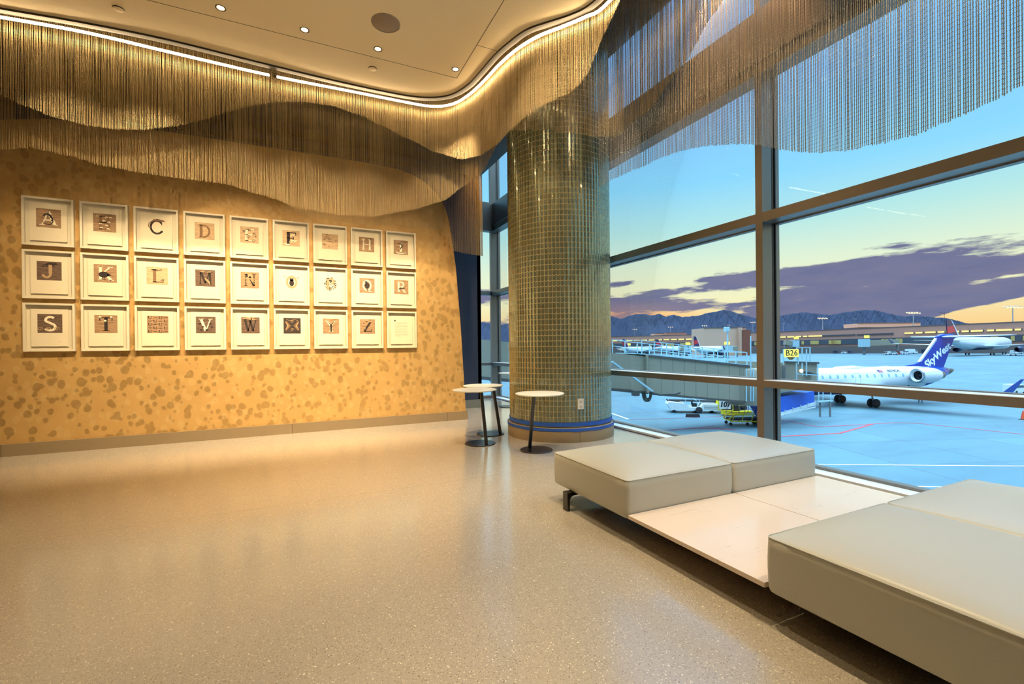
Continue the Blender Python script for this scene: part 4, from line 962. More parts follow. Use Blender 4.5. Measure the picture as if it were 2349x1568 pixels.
for i in range(7): line_on_apron([(1490+i*22, 990-i*2.2), (1640+i*12, 976+i*2.4)], .04, M_RED, 'faint red hatched stripes on the apron in front of the bench', .008, 'faint hatched stripes')

# mountains
def mountains(prof, depth, label, seed, c):
    rr = random.Random(seed); mb = MB(); mb.smooth = True; rows = []
    xs = []
    for (a, b), (c2, d2) in zip(prof, prof[1:]):
        n = max(1, int((c2-a)/5))
        for k in range(n): t = k/n; xs.append((a+(c2-a)*t, b+(d2-b)*t+(rr.uniform(-.9, .9) if k else 0)))
    xs.append(prof[-1]); R = 9
    for j in range(R):
        f = j/(R-1)
        for i, (px, py) in enumerate(xs):
            top_ = at(px, py, depth); hz = top_.z-APRON
            base_ = at(px, py, depth*(0.80+0.20*f)); z = APRON-2+hz*(f**0.8)*(1 if j == R-1 else 1+0.10*math.sin(i*.9+j*1.3)+rr.uniform(-.06, .06)*(1-f))
            z = min(z, APRON+hz*(0.80+0.2*f)*0.985) if j < R-1 else top_.z
            mb.v.append(Vector((base_.x, base_.y, z)))
    nx_ = len(xs)
    for i, (px, py) in enumerate(xs):
        b = at(px, py, depth*1.25); mb.v.append(Vector((b.x, b.y, APRON-2)))
    for j in range(R):
        for i in range(nx_-1): mb.f.append([j*nx_+i, j*nx_+i+1, (j+1)*nx_+i+1, (j+1)*nx_+i]); mb.mi.append(0); mb.sm.append(False)
    o = mb.build('mountain_range', c); return tag(o, label, 'mountains')
M_MTN = mat('blue_mountain', sc(50, 56, 72), 1.0, spec=0.0, var=(0.002, .25))
mountains([(900, 742), (1000, 738), (1100, 739), (1150, 744), (1200, 735), (1260, 728), (1330, 730), (1404, 725), (1422, 731), (1440, 725), (1458, 720), (1480, 720), (1492, 723), (1512, 719), (1528, 726), (1546, 721), (1566, 727), (1600, 724), (1612, 721), (1625, 717), (1640, 715), (1660, 710), (1680, 714), (1700, 721), (1731, 729), (1760, 732)], 8000, 'jagged blue mountain range on the horizon between the column and the mullion', 3, M_MTN)
mountains([(1720, 735), (1783, 726), (1820, 718), (1850, 716), (1880, 720), (1905, 722), (1941, 715), (1981, 711), (2010, 712), (2037, 718), (2060, 723), (2075, 726), (2101, 723), (2136, 727), (2168, 729), (2198, 735), (2219, 741), (2260, 752)], 9500, 'smooth blue mountain slope above the terminal roof on the right', 4, M_MTN)

# terminal
M_TAN = mat('tan_terminal_wall', sc(170, 122, 106), .8, var=(.05, .08)); M_TAN2 = mat('tan_terminal_block', sc(196, 156, 132), .8, var=(.05, .05))
M_DGL = mat('dark_terminal_glass', sc(40, 62, 78), .2, spec=.8); M_LIT = mat('lit_terminal_window', sc(240, 210, 110), .5, emit=sc(245, 214, 110), estr=0.9, var=(.3, .2))
M_LIT2 = mat('dim_lit_window', sc(140, 130, 80), .5, emit=sc(150, 130, 70), estr=0.35, var=(.3, .4)); M_DKB = mat('dark_terminal_base', sc(92, 82, 80), .8)  # dark grey-brown for the lower wall and parapet caps
def wall_run(mb, a, b, z0a, z1a, z0b, z1b, thick=12.0, off=0.0):
    t = (b-a).normalized(); nrm_ = Vector((-t.y, t.x, 0)); 
    if nrm_.dot(a-CAM) < 0: nrm_ = -nrm_
    a = a-nrm_*off; b = b-nrm_*off
    vs = [(a.x, a.y, z0a), (b.x, b.y, z0b), (b.x, b.y, z1b), (a.x, a.y, z1a)]
    vs += [(v[0]+nrm_.x*thick, v[1]+nrm_.y*thick, v[2]) for v in vs]
    mb.add(vs, [(0, 1, 2, 3), (4, 7, 6, 5), (0, 4, 5, 1), (1, 5, 6, 2), (2, 6, 7, 3), (3, 7, 4, 0)])
def flat(v): return Vector((v.x, v.y, 0))
TA, TM, TB = flat(at(1380, 790, 430)), flat(at(1783, 786, 345)), flat(at(2440, 780, 268))
HA, HM, HB = 15.2, 16.0, 19.2
def tz(f, h): return APRON+f*h
def terminal(P, Q, hp, hq, label, strips, seed):
    t = thing('terminal_building', label, 'building', ((P.x+Q.x)/2, (P.y+Q.y)/2, APRON))
    mb = MB(); wall_run(mb, P, Q, APRON, APRON+hp, APRON, APRON+hq, 40); mb.build('wall', M_TAN, t)
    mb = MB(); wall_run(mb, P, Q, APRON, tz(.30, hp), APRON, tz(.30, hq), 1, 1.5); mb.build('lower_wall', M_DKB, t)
    mb = MB(); wall_run(mb, P, Q, tz(.375, hp), tz(.60, hp), tz(.375, hq), tz(.60, hq), .5, .4); mb.build('glazing_band', M_DGL, t)
    mb = MB(); wall_run(mb, P, Q, tz(1., hp), tz(1.02, hp), tz(1., hq), tz(1.02, hq), .5, .3); mb.build('parapet_cap', M_DKB, t)
    rr = random.Random(seed)
    for a, b, lit in strips:
        p, q_ = P.lerp(Q, a), P.lerp(Q, b); h1, h2 = hp+(hq-hp)*a, hp+(hq-hp)*b
        mb = MB(); wall_run(mb, p, q_, tz(.735, h1), tz(.785, h1), tz(.735, h2), tz(.785, h2), .5, .5); mb.build('window', M_LIT if lit else M_DGL, t)
        pe = P.lerp(Q, b+.004); he = hp+(hq-hp)*(b+.004)
        mb = MB(); wall_run(mb, q_, pe, tz(.725, h2), tz(.795, h2), tz(.725, he), tz(.795, he), .5, .45); mb.build('window_pier', M_DGL, t)
    for k in range(16):
        a = rr.uniform(.02, .94); w = rr.uniform(.01, .04); p, q_ = P.lerp(Q, a), P.lerp(Q, a+w); h1 = hp+(hq-hp)*a
        mb = MB(); wall_run(mb, p, q_, tz(.40, h1), tz(.56, h1), tz(.40, h1), tz(.56, h1), .5, .9); mb.build('lit_bay', M_LIT2, t)
    return t
def strips(px_list, P, Q):
    out = []
    for a, b, lit in px_list:
        def par(px):
            d = ray(px, 780); # intersect with line PQ
            A_ = np.array([[d.x, -(Q.x-P.x)], [d.y, -(Q.y-P.y)]]); s_ = np.linalg.solve(A_, np.array([P.x-CAM.x, P.y-CAM.y])); return float(s_[1])
        out.append((par(a), par(b), lit))
    return out
terminal(TM, TB, HM, HB, 'long tan terminal building with a row of lit yellow windows, right of the mullion',
         strips([(1790, 1803, 1), (1806, 1822, 1), (1825, 1838, 1), (1842, 1852, 1), (1854, 1886, 1), (1888, 1922, 0), (1925, 1960, 0), (1965, 2005, 0), (2008, 2047, 0), (2075, 2095, 1), (2100, 2116, 1), (2122, 2146, 1), (2151, 2166, 1), (2170, 2200, 1), (2206, 2222, 1), (2227, 2254, 1), (2264, 2280, 1), (2285, 2322, 1), (2328, 2342, 1), (2350, 2380, 1)], TM, TB), 1)
terminal(TA, TM, HA, HM, 'distant tan terminal wing with small lit windows, left of the mullion',
         strips([(1404+i*17, 1404+i*17+13, 1) for i in range(12)], TA, TM), 2)
def on_roof(px, back):
    P, Q, hp, hq = (TM, TB, HM, HB) if px > 1783 else (TA, TM, HA, HM)
    d = ray(px, 780); A_ = np.array([[d.x, -(Q.x-P.x)], [d.y, -(Q.y-P.y)]]); s_ = np.linalg.solve(A_, np.array([P.x-CAM.x, P.y-CAM.y]))
    return float(s_[0])+back, APRON+max(hp+(hq-hp)*float(s_[1]), hp, hq)*1.0+.35 if False else APRON+(hp+(hq-hp)*float(s_[1]))*1.0+.02
def block(px0, px1, ytop, depth, hz0, thick, mt, name, label, cat='building'):
    a, b = flat(at(px0, 780, depth)), flat(at(px1, 780, depth)); z1 = at((px0+px1)/2, ytop, depth).z
    t = thing(name, label, cat, ((a.x+b.x)/2, (a.y+b.y)/2, hz0)); mb = MB(); wall_run(mb, a, b, hz0, z1, hz0, z1, thick); mb.build('wall', mt, t)
    mb = MB(); wall_run(mb, a, b, z1, z1+.5, z1, z1+.5, .6, .3); mb.build('parapet_cap', M_DKB, t); return t
bk = block(1614, 1712, 752, 300, APRON, 20, M_TAN2, 'concourse_block', 'plain tan building block in front of the mountains, left of the mullion')
mb = MB(); wall_run(mb, flat(at(1697, 780, 297)), flat(at(1704, 780, 297)), APRON, at(1700, 751, 297).z, APRON, at(1700, 751, 297).z, 3); mb.build('lit_pilaster', M_TAN2, bk)
mb = MB(); wall_run(mb, flat(at(1704, 780, 296)), flat(at(1722, 780, 296)), APRON, at(1700, 756, 296).z, APRON, at(1700, 756, 296).z, 3); mb.build('recess', mat('rust_panel', sc(120, 66, 48), .8), bk)
block(1502, 1524, 765, on_roof(1510, 5)[0], on_roof(1526, 5)[1]+.4, 12, M_TAN2, 'rooftop_penthouse', 'pale rooftop plant room on the distant wing, left one of two')
block(1528, 1575, 763.5, on_roof(1535, 5)[0], on_roof(1575, 5)[1]+.4, 12, M_TAN, 'rooftop_penthouse', 'long tan rooftop plant room on the distant wing, right one of two')
block(1968, 2112, 741, on_roof(1980, 8)[0], on_roof(2112, 5)[1]+.4, 14, M_TAN2, 'rooftop_penthouse', 'low tan rooftop storey on the terminal behind the jet tail')

# floodlight masts
M_POLE = mat('galvanised_pole', sc(150, 160, 165), .5, metal=.4); M_FLOOD = mat('floodlight_glow', sc(255, 220, 150), .5, emit=(1.0, .60, .24, 1), estr=2.0, var=False)
def mast(px, py, depth, width, label, n=8, base_z=None, lamps=True):
    depth, bz = on_roof(px, 14); top_ = at(px, py, depth)
    t = thing('floodlight_mast', label, 'floodlight mast', (top_.x, top_.y, bz), 'floodlight masts around the airport')
    w = width*depth/F_PX
    MB().tube([(top_.x, top_.y, bz), (top_.x, top_.y, top_.z)], [w*.03, w*.02], 8).build('pole', M_POLE, t)
    hb = MB(); fl = MB()
    R_ = CR.copy(); R_.z = 0; R_.normalize(); Fw = CF.copy(); Fw.z = 0; Fw.normalize()
    for s_ in (-1, 1): hb.bar(top_-R_*w/2+Fw*s_*w*.1, top_+R_*w/2+Fw*s_*w*.1, w*.02, w*.02)
    for k in range(n//2):
        for s_ in (-1, 1):
            c = top_+R_*(w*((k+.5)/(n//2)-.5))+Fw*s_*w*.1+Vector((0, 0, s_*w*.035))
            hb.rbox(c+Vector((0, 0, w*.035)), (w*.11, w*.11, w*.03), w*.01)
            fl.lathe([(0.001, -w*.03), (w*.05, -w*.02), (w*.058, w*.02)], c, 10)
    hb.build('lamp_frame', M_POLE, t); fl.build('lamp', M_FLOOD if lamps else M_POLE, t)
zr = APRON+15
mast(1456, 755.5, 420, 11, 'floodlight mast over the distant wing, nearest the column', 6)
mast(1538, 750, 420, 13, 'floodlight mast behind the rooftop plant rooms', 6)
mast(1616, 747, 400, 14, 'floodlight mast at the left corner of the plain tan block', 6)
mast(1672, 745.5, 390, 9, 'small white floodlight mast above the plain tan block', 4)
mast(1727, 739, 360, 13, 'floodlight mast just left of the window mullion', 6)
mast(1797, 741, 380, 11, 'thin light mast just right of the window mullion', 4, lamps=False)
mast(1887, 730, 330, 23, 'floodlight mast above the terminal roof, left of the blue tail')
mast(1961, 731, 380, 9, 'thin unlit mast between two floodlights', 4, lamps=False)
mast(2095, 717.5, 320, 30, 'bright floodlight mast standing on the terminal roof by the blue tail', 10)
mast(2323, 704, 300, 39, 'tallest floodlight mast at the right edge of the picture', 10)
ad_, az_ = on_roof(2166, 10); an_ = at(2166, 717, ad_); t = thing('radio_antenna', 'thin radio antenna standing above the red and blue tail fin', 'antenna', (an_.x, an_.y, az_))
MB().tube([(an_.x, an_.y, az_), tuple(an_)], .12, 6).build('pole', M_GASKET, t)
g = MB(); Rv = CR.copy(); Rv.z = 0; Rv.normalize()
g.tube([an_-Rv*3.2, an_+Rv*3.2], .06, 5)
for k in (-3, -2, -1, 1, 2, 3): g.tube([an_+Rv*k+Vector((0, 0, -.4)), an_+Rv*k+Vector((0, 0, .4))], .04, 5)
g.build('crossbar', M_GASKET, t)

# ------------------------------------------------------------------ aircraft builder
def loft(mb, st, n=28, mi=0, M4=None):                   # st: (x, y, z, ry, rz)
    vs = []
    for x, y, z, ry, rz in st:
        for k in range(n): a = 2*math.pi*k/n; vs.append(Vector((x, y+ry*math.cos(a), z+rz*math.sin(a))))
    fs = [(i*n+k, i*n+(k+1) % n, (i+1)*n+(k+1) % n, (i+1)*n+k) for i in range(len(st)-1) for k in range(n)]
    fs += [tuple(range(n-1, -1, -1)), tuple(range((len(st)-1)*n, len(st)*n))]
    mb.add(vs, fs, mi, True)
def foil(mb, root, tip, cr_, ct, tr, tt_, thick_dir):    # wing panel: leading-edge points, chords, thickness
    prof = [(0, 0), (.08, .55), (.3, 1), (.65, .6), (1, .04), (.65, -.45), (.3, -.7), (.08, -.45)]
    vs = []
    for P, c, t_ in ((root, cr_, tr), (tip, ct, tt_)):
        for u, v in prof: vs.append(Vector(P)+Vector((u*c, 0, 0))+Vector(thick_dir)*(v*t_/2))
    n = 8; mb.add(vs, [(k, (k+1) % n, n+(k+1) % n, n+k) for k in range(n)]+[tuple(range(7, -1, -1)), tuple(range(8, 16))], 0, False)
M_AW = mat('white_aircraft_paint', sc(196, 204, 210), .28, coat=.3, var=(.5, .03)); M_AB = mat('deep_blue_paint', sc(14, 56, 160), .3, coat=.3); M_TY = mat('aircraft_tyre', sc(36, 36, 40), .7)
M_HUB = mat('wheel_hub', sc(150, 150, 150), .4, metal=.5); M_ENG = mat('engine_metal', sc(150, 160, 170), .25, metal=.8); M_FAN = mat('engine_fan_dark', sc(30, 36, 48), .4, metal=.4)
M_WIN = mat('cabin_window_glass', sc(120, 160, 180), .15, spec=.8); M_NAVYBELLY = mat('navy_belly_paint', sc(34, 38, 74), .35)
M_TITAN = mat('exhaust_titanium', sc(120, 116, 110), .4, metal=.6)
G1 = gz_(2004, 933.5)
ax = Vector((0.971, -0.241, 0)).normalized(); lat = Vector((-ax.y, ax.x, 0))   # nose to tail; lat points away from the camera
G0 = G1+lat*2.05; G0.z = APRON
MJ = frame_mat(G0, ax, lat)                              # local x towards the tail, y away from the camera, z up
jet = thing('regional_jet', 'white regional jet with a blue tail parked beyond the window rail', 'airplane', G0)
fz = 2.95; fr_ = 1.345
st = [(-18.6, 0, 2.45, .06, .06), (-18.3, 0, 2.5, .36, .34), (-17.6, 0, 2.6, .72, .72), (-16.6, 0, 2.75, 1.05, 1.05), (-15.4, 0, 2.88, 1.26, 1.27), (-14, 0, fz, fr_, fr_), (5.5, 0, fz, fr_, fr_), (7.4, 0, fz+.03, 1.31, 1.31), (8.7, 0, fz+.09, 1.24, 1.24)]
mb = MB(MJ); loft(mb, st, 32)
loft(mb, [(-3.6, 0, fz+fr_-.35, .05, .05), (-2.6, 0, fz+fr_-.12, .5, .24), (-.5, 0, fz+fr_-.08, .6, .28), (2, 0, fz+fr_-.2, .3, .15)], 16); 
loft(mb, [(-3.5, 0, fz-fr_+.25, .1, .1), (-2, 0, fz-fr_+.12, 1.1, .42), (2.5, 0, fz-fr_+.12, 1.1, .42), (4.2, 0, fz-fr_+.3, .2, .12)], 18) if False else None
fus = mb.build('fuselage', M_AW, jet)
mb = MB(MJ); loft(mb, [(-7.5, 0, fz-fr_+.3, .1, .1), (-6, 0, fz-fr_+.1, 1.0, .42), (2.5, 0, fz-fr_+.1, 1.1, .44), (4.2, 0, fz-fr_+.3, .2, .12)], 18); mb.build('belly_fairing', M_NAVYBELLY, jet)
mb = MB(MJ); loft(mb, [(8.7, 0, fz+.09, 1.243, 1.243), (10.2, 0, fz+.22, 1.06, 1.08), (11.8, 0, fz+.42, .72, .76), (12.8, 0, fz+.58, .46, .50)], 28); mb.build('tail_cone', M_AB, jet)
mb = MB(MJ); loft(mb, [(12.8, 0, fz+.58, .462, .502), (13.6, 0, fz+.68, .26, .30), (14.1, 0, fz+.74, .06, .08)], 20); mb.build('exhaust', M_TITAN, jet)
# fin in the fuselage plane
def pt(x, z, y=0): return (x, y, z)
mb = MB(MJ); fin = [(6.6, fz+1.25), (7.2, fz+1.42), (8.3, fz+1.55), (9.0, fz+1.85), (11.45, 7.55), (11.9, 7.92), (12.5, 8.05), (13.9, 7.85), (14.4, 7.60), (14.0, 7.40), (12.3, fz+.85), (9.5, fz+.95)]
mb.prism([(x, -.13, z) for x, z in fin], (0, .26, 0)); fo = mb.build('tail_fin', M_AB, jet)
mb = MB(MJ); mb.prism([(x, -.135, z) for x, z in ((8.9, fz+1.82), (9.12, fz+1.80), (11.42, 7.25), (11.42, 7.54))], (0, .27, 0)); mb.build('leading_edge_strip', mat('pale_leading_edge', sc(190, 205, 220), .35, metal=.4), fo)
mb = MB(MJ)
for s_ in (-1, 1): foil(mb, (11.9, 0, 7.66), (14.4, s_*5.2, 7.74), 2.4, 1.1, .30, .12, (0, 0, 1))
mb.build('tailplane', M_AW, jet)
mb = MB(MJ); loft(mb, [(11.4, 0, 7.6, .08, .1), (12.0, 0, 7.74, .24, .26), (13.6, 0, 7.76, .26, .26), (14.8, 0, 7.70, .05, .06)], 16); mb.build('fin_bullet', M_AB, jet)
# airline title up the fin
a_ = Vector((10.0, -.145, fz+1.50)); b_ = Vector((13.0, -.145, 6.45)); u_ = (b_-a_).normalized()
Ml = MJ @ frame_mat((a_+b_)/2, u_, Vector((-.30, 0, 1)))
ot_ = text_mesh('SkyWest', 1.22, Ml, 'lettering', mat('white_lettering', sc(240, 244, 250), .5), fo, bold=.045, shear=.12)
# engines with pylons
for s_, nm in ((-1, 'engine'), (1, 'engine')):
    c = Vector((5.6, s_*2.25, fz+.40)); prof = [(.50, .25), (.60, .02), (.72, -.02), (.80, .18), (.88, .8), (.88, 1.5), (.80, 2.3), (.62, 2.9), (.50, 3.05)]
    en = MB(MJ); vs = []
    en.lathe([(r, z) for r, z in prof], c, 32, axis=Vector((1, 0, 0)), caps=False); eo = en.build('engine_nacelle', M_AW, jet)
    MB(MJ).lathe([(.60, .10), (.66, .0), (.73, -.035), (.79, .06), (.81, .14)], c, 32, axis=Vector((1, 0, 0)), caps=False).build('intake_lip', M_ENG, eo)
    MB(MJ).lathe([(.0, .45), (.10, .38), (.20, .62), (.50, .66), (.52, .25)], c, 24, axis=Vector((1, 0, 0)), caps=False).build('fan', M_FAN, eo)
    MB(MJ).lathe([(.52, 2.9), (.44, 3.5), (.30, 3.7)], c, 24, axis=Vector((1, 0, 0))).build('exhaust_nozzle', M_TITAN, eo)
    MB(MJ).b2((6.4, s_*1.1, fz+.30), (9.4, s_*1.6, fz+.50)).build('engine_pylon', M_AW, jet)
# cabin windows and door
for k in range(17):
    x = 5.0-k*.98
    if 5 < k < 7: pass
    z = fz+.42; y = -math.sqrt(max(.0, fr_**2-.42**2))-.004
    mb = MB(MJ); mb.prism([(x+.14*math.cos(a), -math.sqrt(fr_**2-(.42+.21*math.sin(a))**2)-.012, z+.21*math.sin(a)) for a in [2*math.pi*q/12 for q in range(12)]], (0, .02, 0)); mb.build('cabin_window', M_WIN, jet)
mb = MB(MJ); x0_, x1_, z0_, z1_ = -1.55, -.85, fz-.7, fz+.75
for a, b in (((x0_, z0_), (x0_, z1_)), ((x1_, z0_), (x1_, z1_)), ((x0_, z1_), (x1_, z1_))):
    ya = -math.sqrt(fr_**2-min(abs(a[1]-fz), 1.3)**2)-.006; yb = -math.sqrt(fr_**2-min(abs(b[1]-fz), 1.3)**2)-.006; n = 8
    pts = [(a[0]+(b[0]-a[0])*k/n, 0, a[1]+(b[1]-a[1])*k/n) for k in range(n+1)]; pts = [(p[0], -math.sqrt(fr_**2-(p[2]-fz)**2)-.003, p[2]) for p in pts]
    mb.tube(pts, .016, 4)
mb.build('door_outline', mat('grey_door_seam', sc(150, 170, 185), .5), fus)
Mr = MJ @ frame_mat((3.95, -1.02, fz+.92), (1, 0, 0), Vector((0, .72, .72)))
text_mesh('N374CA', .46, Mr, 'registration_mark', mat('dark_marking_ink', sc(30, 40, 60), .5), fus, bold=.008)
Mf = MJ @ frame_mat((2.15, -1.03, fz+.90), (1, 0, 0), Vector((0, .72, .72)))
fl_ = MB(Mf); 
for k in range(5): fl_.add([(-.36, -.21+k*.084, 0), (.36, -.21+k*.084, 0), (.36, -.17+k*.084, 0), (-.36, -.17+k*.084, 0)], [(0, 1, 2, 3)], 0)
fl_.add([(-.36, 0.0, .004), (-.04, 0.0, .004), (-.04, .21, .004), (-.36, .21, .004)], [(0, 1, 2, 3)], 1)
fl_.build('flag_marking', [mat('flag_red', sc(180, 60, 80), .5), mat('flag_blue', sc(40, 50, 120), .5)], fus, fixn=False)
mb = MB(MJ)
mb.prism([(4.6, -1.03, fz-.86), (4.75, -1.03, fz-.86), (4.82, -1.0, fz-.98), (5.9, -.98, fz-.98), (6.0, -1.0, fz-.80), (6.12, -1.0, fz-.80), (6.0, -.95, fz-1.10), (4.62, -.95, fz-1.10)], (0, -.12, 0)); mb.build('belly_vent', M_NAVYBELLY, fus)
# wings with winglets
for s_ in (-1, 1):
    mb = MB(MJ); foil(mb, (-3.4, s_*1.0, fz-1.05), (3.2, s_*11.2, fz-.62), 5.2, 1.45, .55, .16, (0, 0, 1)); wo_ = mb.build('wing', M_AW, jet)
    mb = MB(MJ); mb.prism([(3.3, s_*11.2, fz-.66), (4.7, s_*11.2, fz-.66), (5.55, s_*11.55, fz+.62), (5.10, s_*11.55, fz+.62)], (0, s_*.06, 0)); mb.build('winglet', M_AB, wo_)
    mb = MB(MJ)
    for y in (3.6, 6.0, 8.3): loft(mb, [(.4+y*.3, s_*y, fz-1.15+y*.03, .03, .03), (1.2+y*.3, s_*y, fz-1.18+y*.03, .14, .16), (2.6+y*.22, s_*y, fz-1.05+y*.03, .03, .03)], 10)
    mb.build('flap_fairing', M_AW, wo_)
# landing gear
def gear(M4, x, y, zt_, r, w, parent, name='main_gear', n=2):
    mb = MB(M4); mb.tube([(x, y, r), (x, y*.85, zt_)], .09, 10); mb.tube([(x-.5, y*.9, zt_), (x, y, r+.4)], .05, 8); mb.bar((x, y-w, r), (x, y+w, r), .1, .1); go = mb.build(name, M_HUB, parent)
    for s2 in (-1, 1):
        c = Vector((x, y+s2*w, r)); MB(M4).lathe([(r*.5, -.13), (r*.9, -.14), (r, -.08), (r, .08), (r*.9, .14), (r*.5, .13)], c, 24, axis=Vector((0, 1, 0))).build('wheel', M_TY, go)
        MB(M4).lathe([(.02, -.10), (r*.5, -.12), (r*.5, .12), (.02, .10)], c, 16, axis=Vector((0, 1, 0))).build('hub', M_HUB, go)
    return go
for s_ in (-1, 1): gear(MJ, 0, s_*2.05, fz-1.0, .46, .29, jet)
gear(MJ, -14.6, 0.01, fz-1.1, .25, .2, jet, 'nose_gear')
mb = MB(MJ); mb.prism([(-14.2, -.3, .9), (-13.5, -.3, .9), (-13.5, -.3, 1.8), (-14.2, -.3, 1.8)], (0, .03, 0)); mb.build('gear_door', M_AW, jet)
mb = MB(MJ); loft(mb, [(-17.9, 0, 3.0, .1, .1), (-17.2, 0, 3.2, .56, .3), (-16.4, 0, 3.5, .8, .35), (-16.0, 0, 3.6, .7, .3)], 12); mb.build('cockpit_windows', M_WIN, jet)

# ------------------------------------------------------------------ big jet beyond
M_BN = mat('navy_jet_paint', sc(22, 30, 74), .35); M_BR = mat('red_jet_paint', sc(190, 30, 50), .35)
def airliner(px_t, py_w, px_n, depth_t, depth_n, label, Lf, R, finh, small=False, fin_px=None):
    """tail at px_t, nose at px_n"""
    T = flat(at(px_t, 780, depth_t)); Nn = flat(at(px_n, 780, depth_n)); d = (T-Nn); L = d.length; d.normalize()
    la = Vector((-d.y, d.x, 0)); M4 = frame_mat(Vector((Nn.x, Nn.y, APRON)), d, la)
    t = thing('airliner', label, 'airplane', (Nn.x, Nn.y, APRON), 'airliners parked at the far terminal'); z = R*2.0
    mb = MB(M4); loft(mb, [(0, 0, z-.3*R, .1, .1), (.03*L, 0, z-.15*R, .5*R, .5*R), (.07*L, 0, z, .85*R, .85*R), (.12*L, 0, z, R, R), (.70*L, 0, z, R, R), (.82*L, 0, z+.18*R, .78*R, .8*R), (.93*L, 0, z+.45*R, .42*R, .42*R), (L, 0, z+.62*R, .1*R, .1*R)], 24); fu = mb.build('fuselage', M_AW, t)
    mb = MB(M4); loft(mb, [(.30*L, 0, z-.62*R, .3*R, .2*R), (.36*L, 0, z-.62*R, .75*R, .5*R), (.62*L, 0, z-.62*R, .75*R, .5*R), (.75*L, 0, z-.5*R, .2*R, .12*R)], 16); mb.build('belly_fairing', M_BN, t)
    zf = z+.8*R; w_ = .06*R
    q = [(.80*L, zf), (.92*L, zf+finh*.98), (.985*L, zf+finh), (.97*L, zf-.2*R)]
    def fp(u, v): a = Vector((q[0][0]+(q[1][0]-q[0][0])*v, 0, q[0][1]+(q[1][1]-q[0][1])*v)); b = Vector((q[3][0]+(q[2][0]-q[3][0])*v, 0, q[3][1]+(q[2][1]-q[3][1])*v)); return a.lerp(b, u)
    mb = MB(M4); mb.prism([(p.x, -w_, p.z) for p in (fp(0, 0), fp(0, 1), fp(1, 1), fp(1, 0))], (0, 2*w_, 0)); fi_ = mb.build('tail_fin', M_BN, t)
    mb = MB(M4); mb.prism([(p.x, -w_*1.1, p.z) for p in (fp(.12, .04), fp(.12, .70), fp(1, .62), fp(1, .02))], (0, 2.2*w_, 0)); mb.build('fin_panel', M_BR, fi_)
    mb = MB(M4); mb.prism([(p.x, -w_*1.2, p.z) for p in (fp(.1, .15), fp(.16, .36), fp(.98, .30), fp(.95, .08))], (0, 2.4*w_, 0)); mb.build('fin_band', M_BN, fi_)
    mb = MB(M4); mb.prism([(p.x, -w_*1.2, p.z) for p in (fp(-.06, 0), fp(-.06, .99), fp(.06, .99), fp(.06, 0))], (0, 2.4*w_, 0)); mb.build('leading_edge_strip', M_AW, fi_)
    mb = MB(M4)
    for s_ in (-1, 1): foil(mb, (.86*L, s_*.3*R, z+.45*R), (.97*L, s_*L*.16, z+.6*R), .10*L, .04*L, .3, .12, (0, 0, 1))
    mb.build('tailplane', M_AW, t)
    for s_ in (-1, 1):
        mb = MB(M4); foil(mb, (.33*L, s_*.8*R, z-.55*R), (.60*L, s_*L*.43, z+.10*R), .20*L, .05*L, .9, .25, (0, 0, 1)); wg = mb.build('wing', M_AW, t)
        mb = MB(M4); mb.prism([(.60*L, s_*L*.43, z+.08*R), (.65*L, s_*L*.43, z+.08*R), (.68*L, s_*L*.445, z+1.1*R), (.66*L, s_*L*.445, z+1.1*R)], (0, s_*.12, 0)); mb.build('winglet', M_BN, wg)
        c = Vector((.34*L, s_*L*.155, z-1.05*R)); eo = MB(M4).lathe([(.30*R, .0), (.42*R, -.1*R), (.50*R, .3*R), (.50*R, 1.1*R), (.36*R, 2.0*R), (.2*R, 2.1*R)], c, 20, axis=Vector((1, 0, 0)), caps=False).build('engine_nacelle', M_BN, t)
        MB(M4).lathe([(.0, .2*R), (.34*R, .25*R), (.36*R, -.02*R)], c, 16, axis=Vector((1, 0, 0)), caps=False).build('fan', M_FAN, eo)
    r_ = R*.22
    for xx, yy in ((.50*L, 1.9*R*.8), (.50*L, -1.9*R*.8), (.09*L, 0.01)): gear(M4, xx, yy, z-R*.6, r_, r_*.9, t)
    mb = MB(M4)
    for k in range(30): mb.prism([(.13*L+k*.0195*L+a, -R*.985, z+.25*R+b) for a, b in ((0, 0), (.12*R, 0), (.12*R, .16*R), (0, .16*R))], (0, -.02, 0))
    mb.build('cabin_windows', M_WIN, fu)
    return t, M4, L, R, z
bj = airliner(2168, 812, 2315, 226, 262, 'large airliner with a red and navy tail fin parked before the terminal', 50, 3.2, 9.5)
bt_, BM, BL, BR_, BZ = bj
text_mesh('DELTA', 1.9, BM @ frame_mat((.17*BL, -BR_*.98, BZ+.35*BR_), (-1, 0, 0) if False else (1, 0, 0), (0, .15, 1)), 'lettering', M_BN, bt_, bold=.03)
airliner(1427, 800, 1500, 300, 320, 'distant white airliner seen through the bridge railing, nearest the column', 36, 2.1, 5.6)
airliner(1503, 800, 1590, 340, 358, 'distant white airliner behind the bridge railing, the middle one', 36, 2.1, 5.6)
airliner(1590, 800, 1668, 250, 262, 'distant white airliner with a red and navy fin in front of the tan block', 36, 2.1, 5.8)

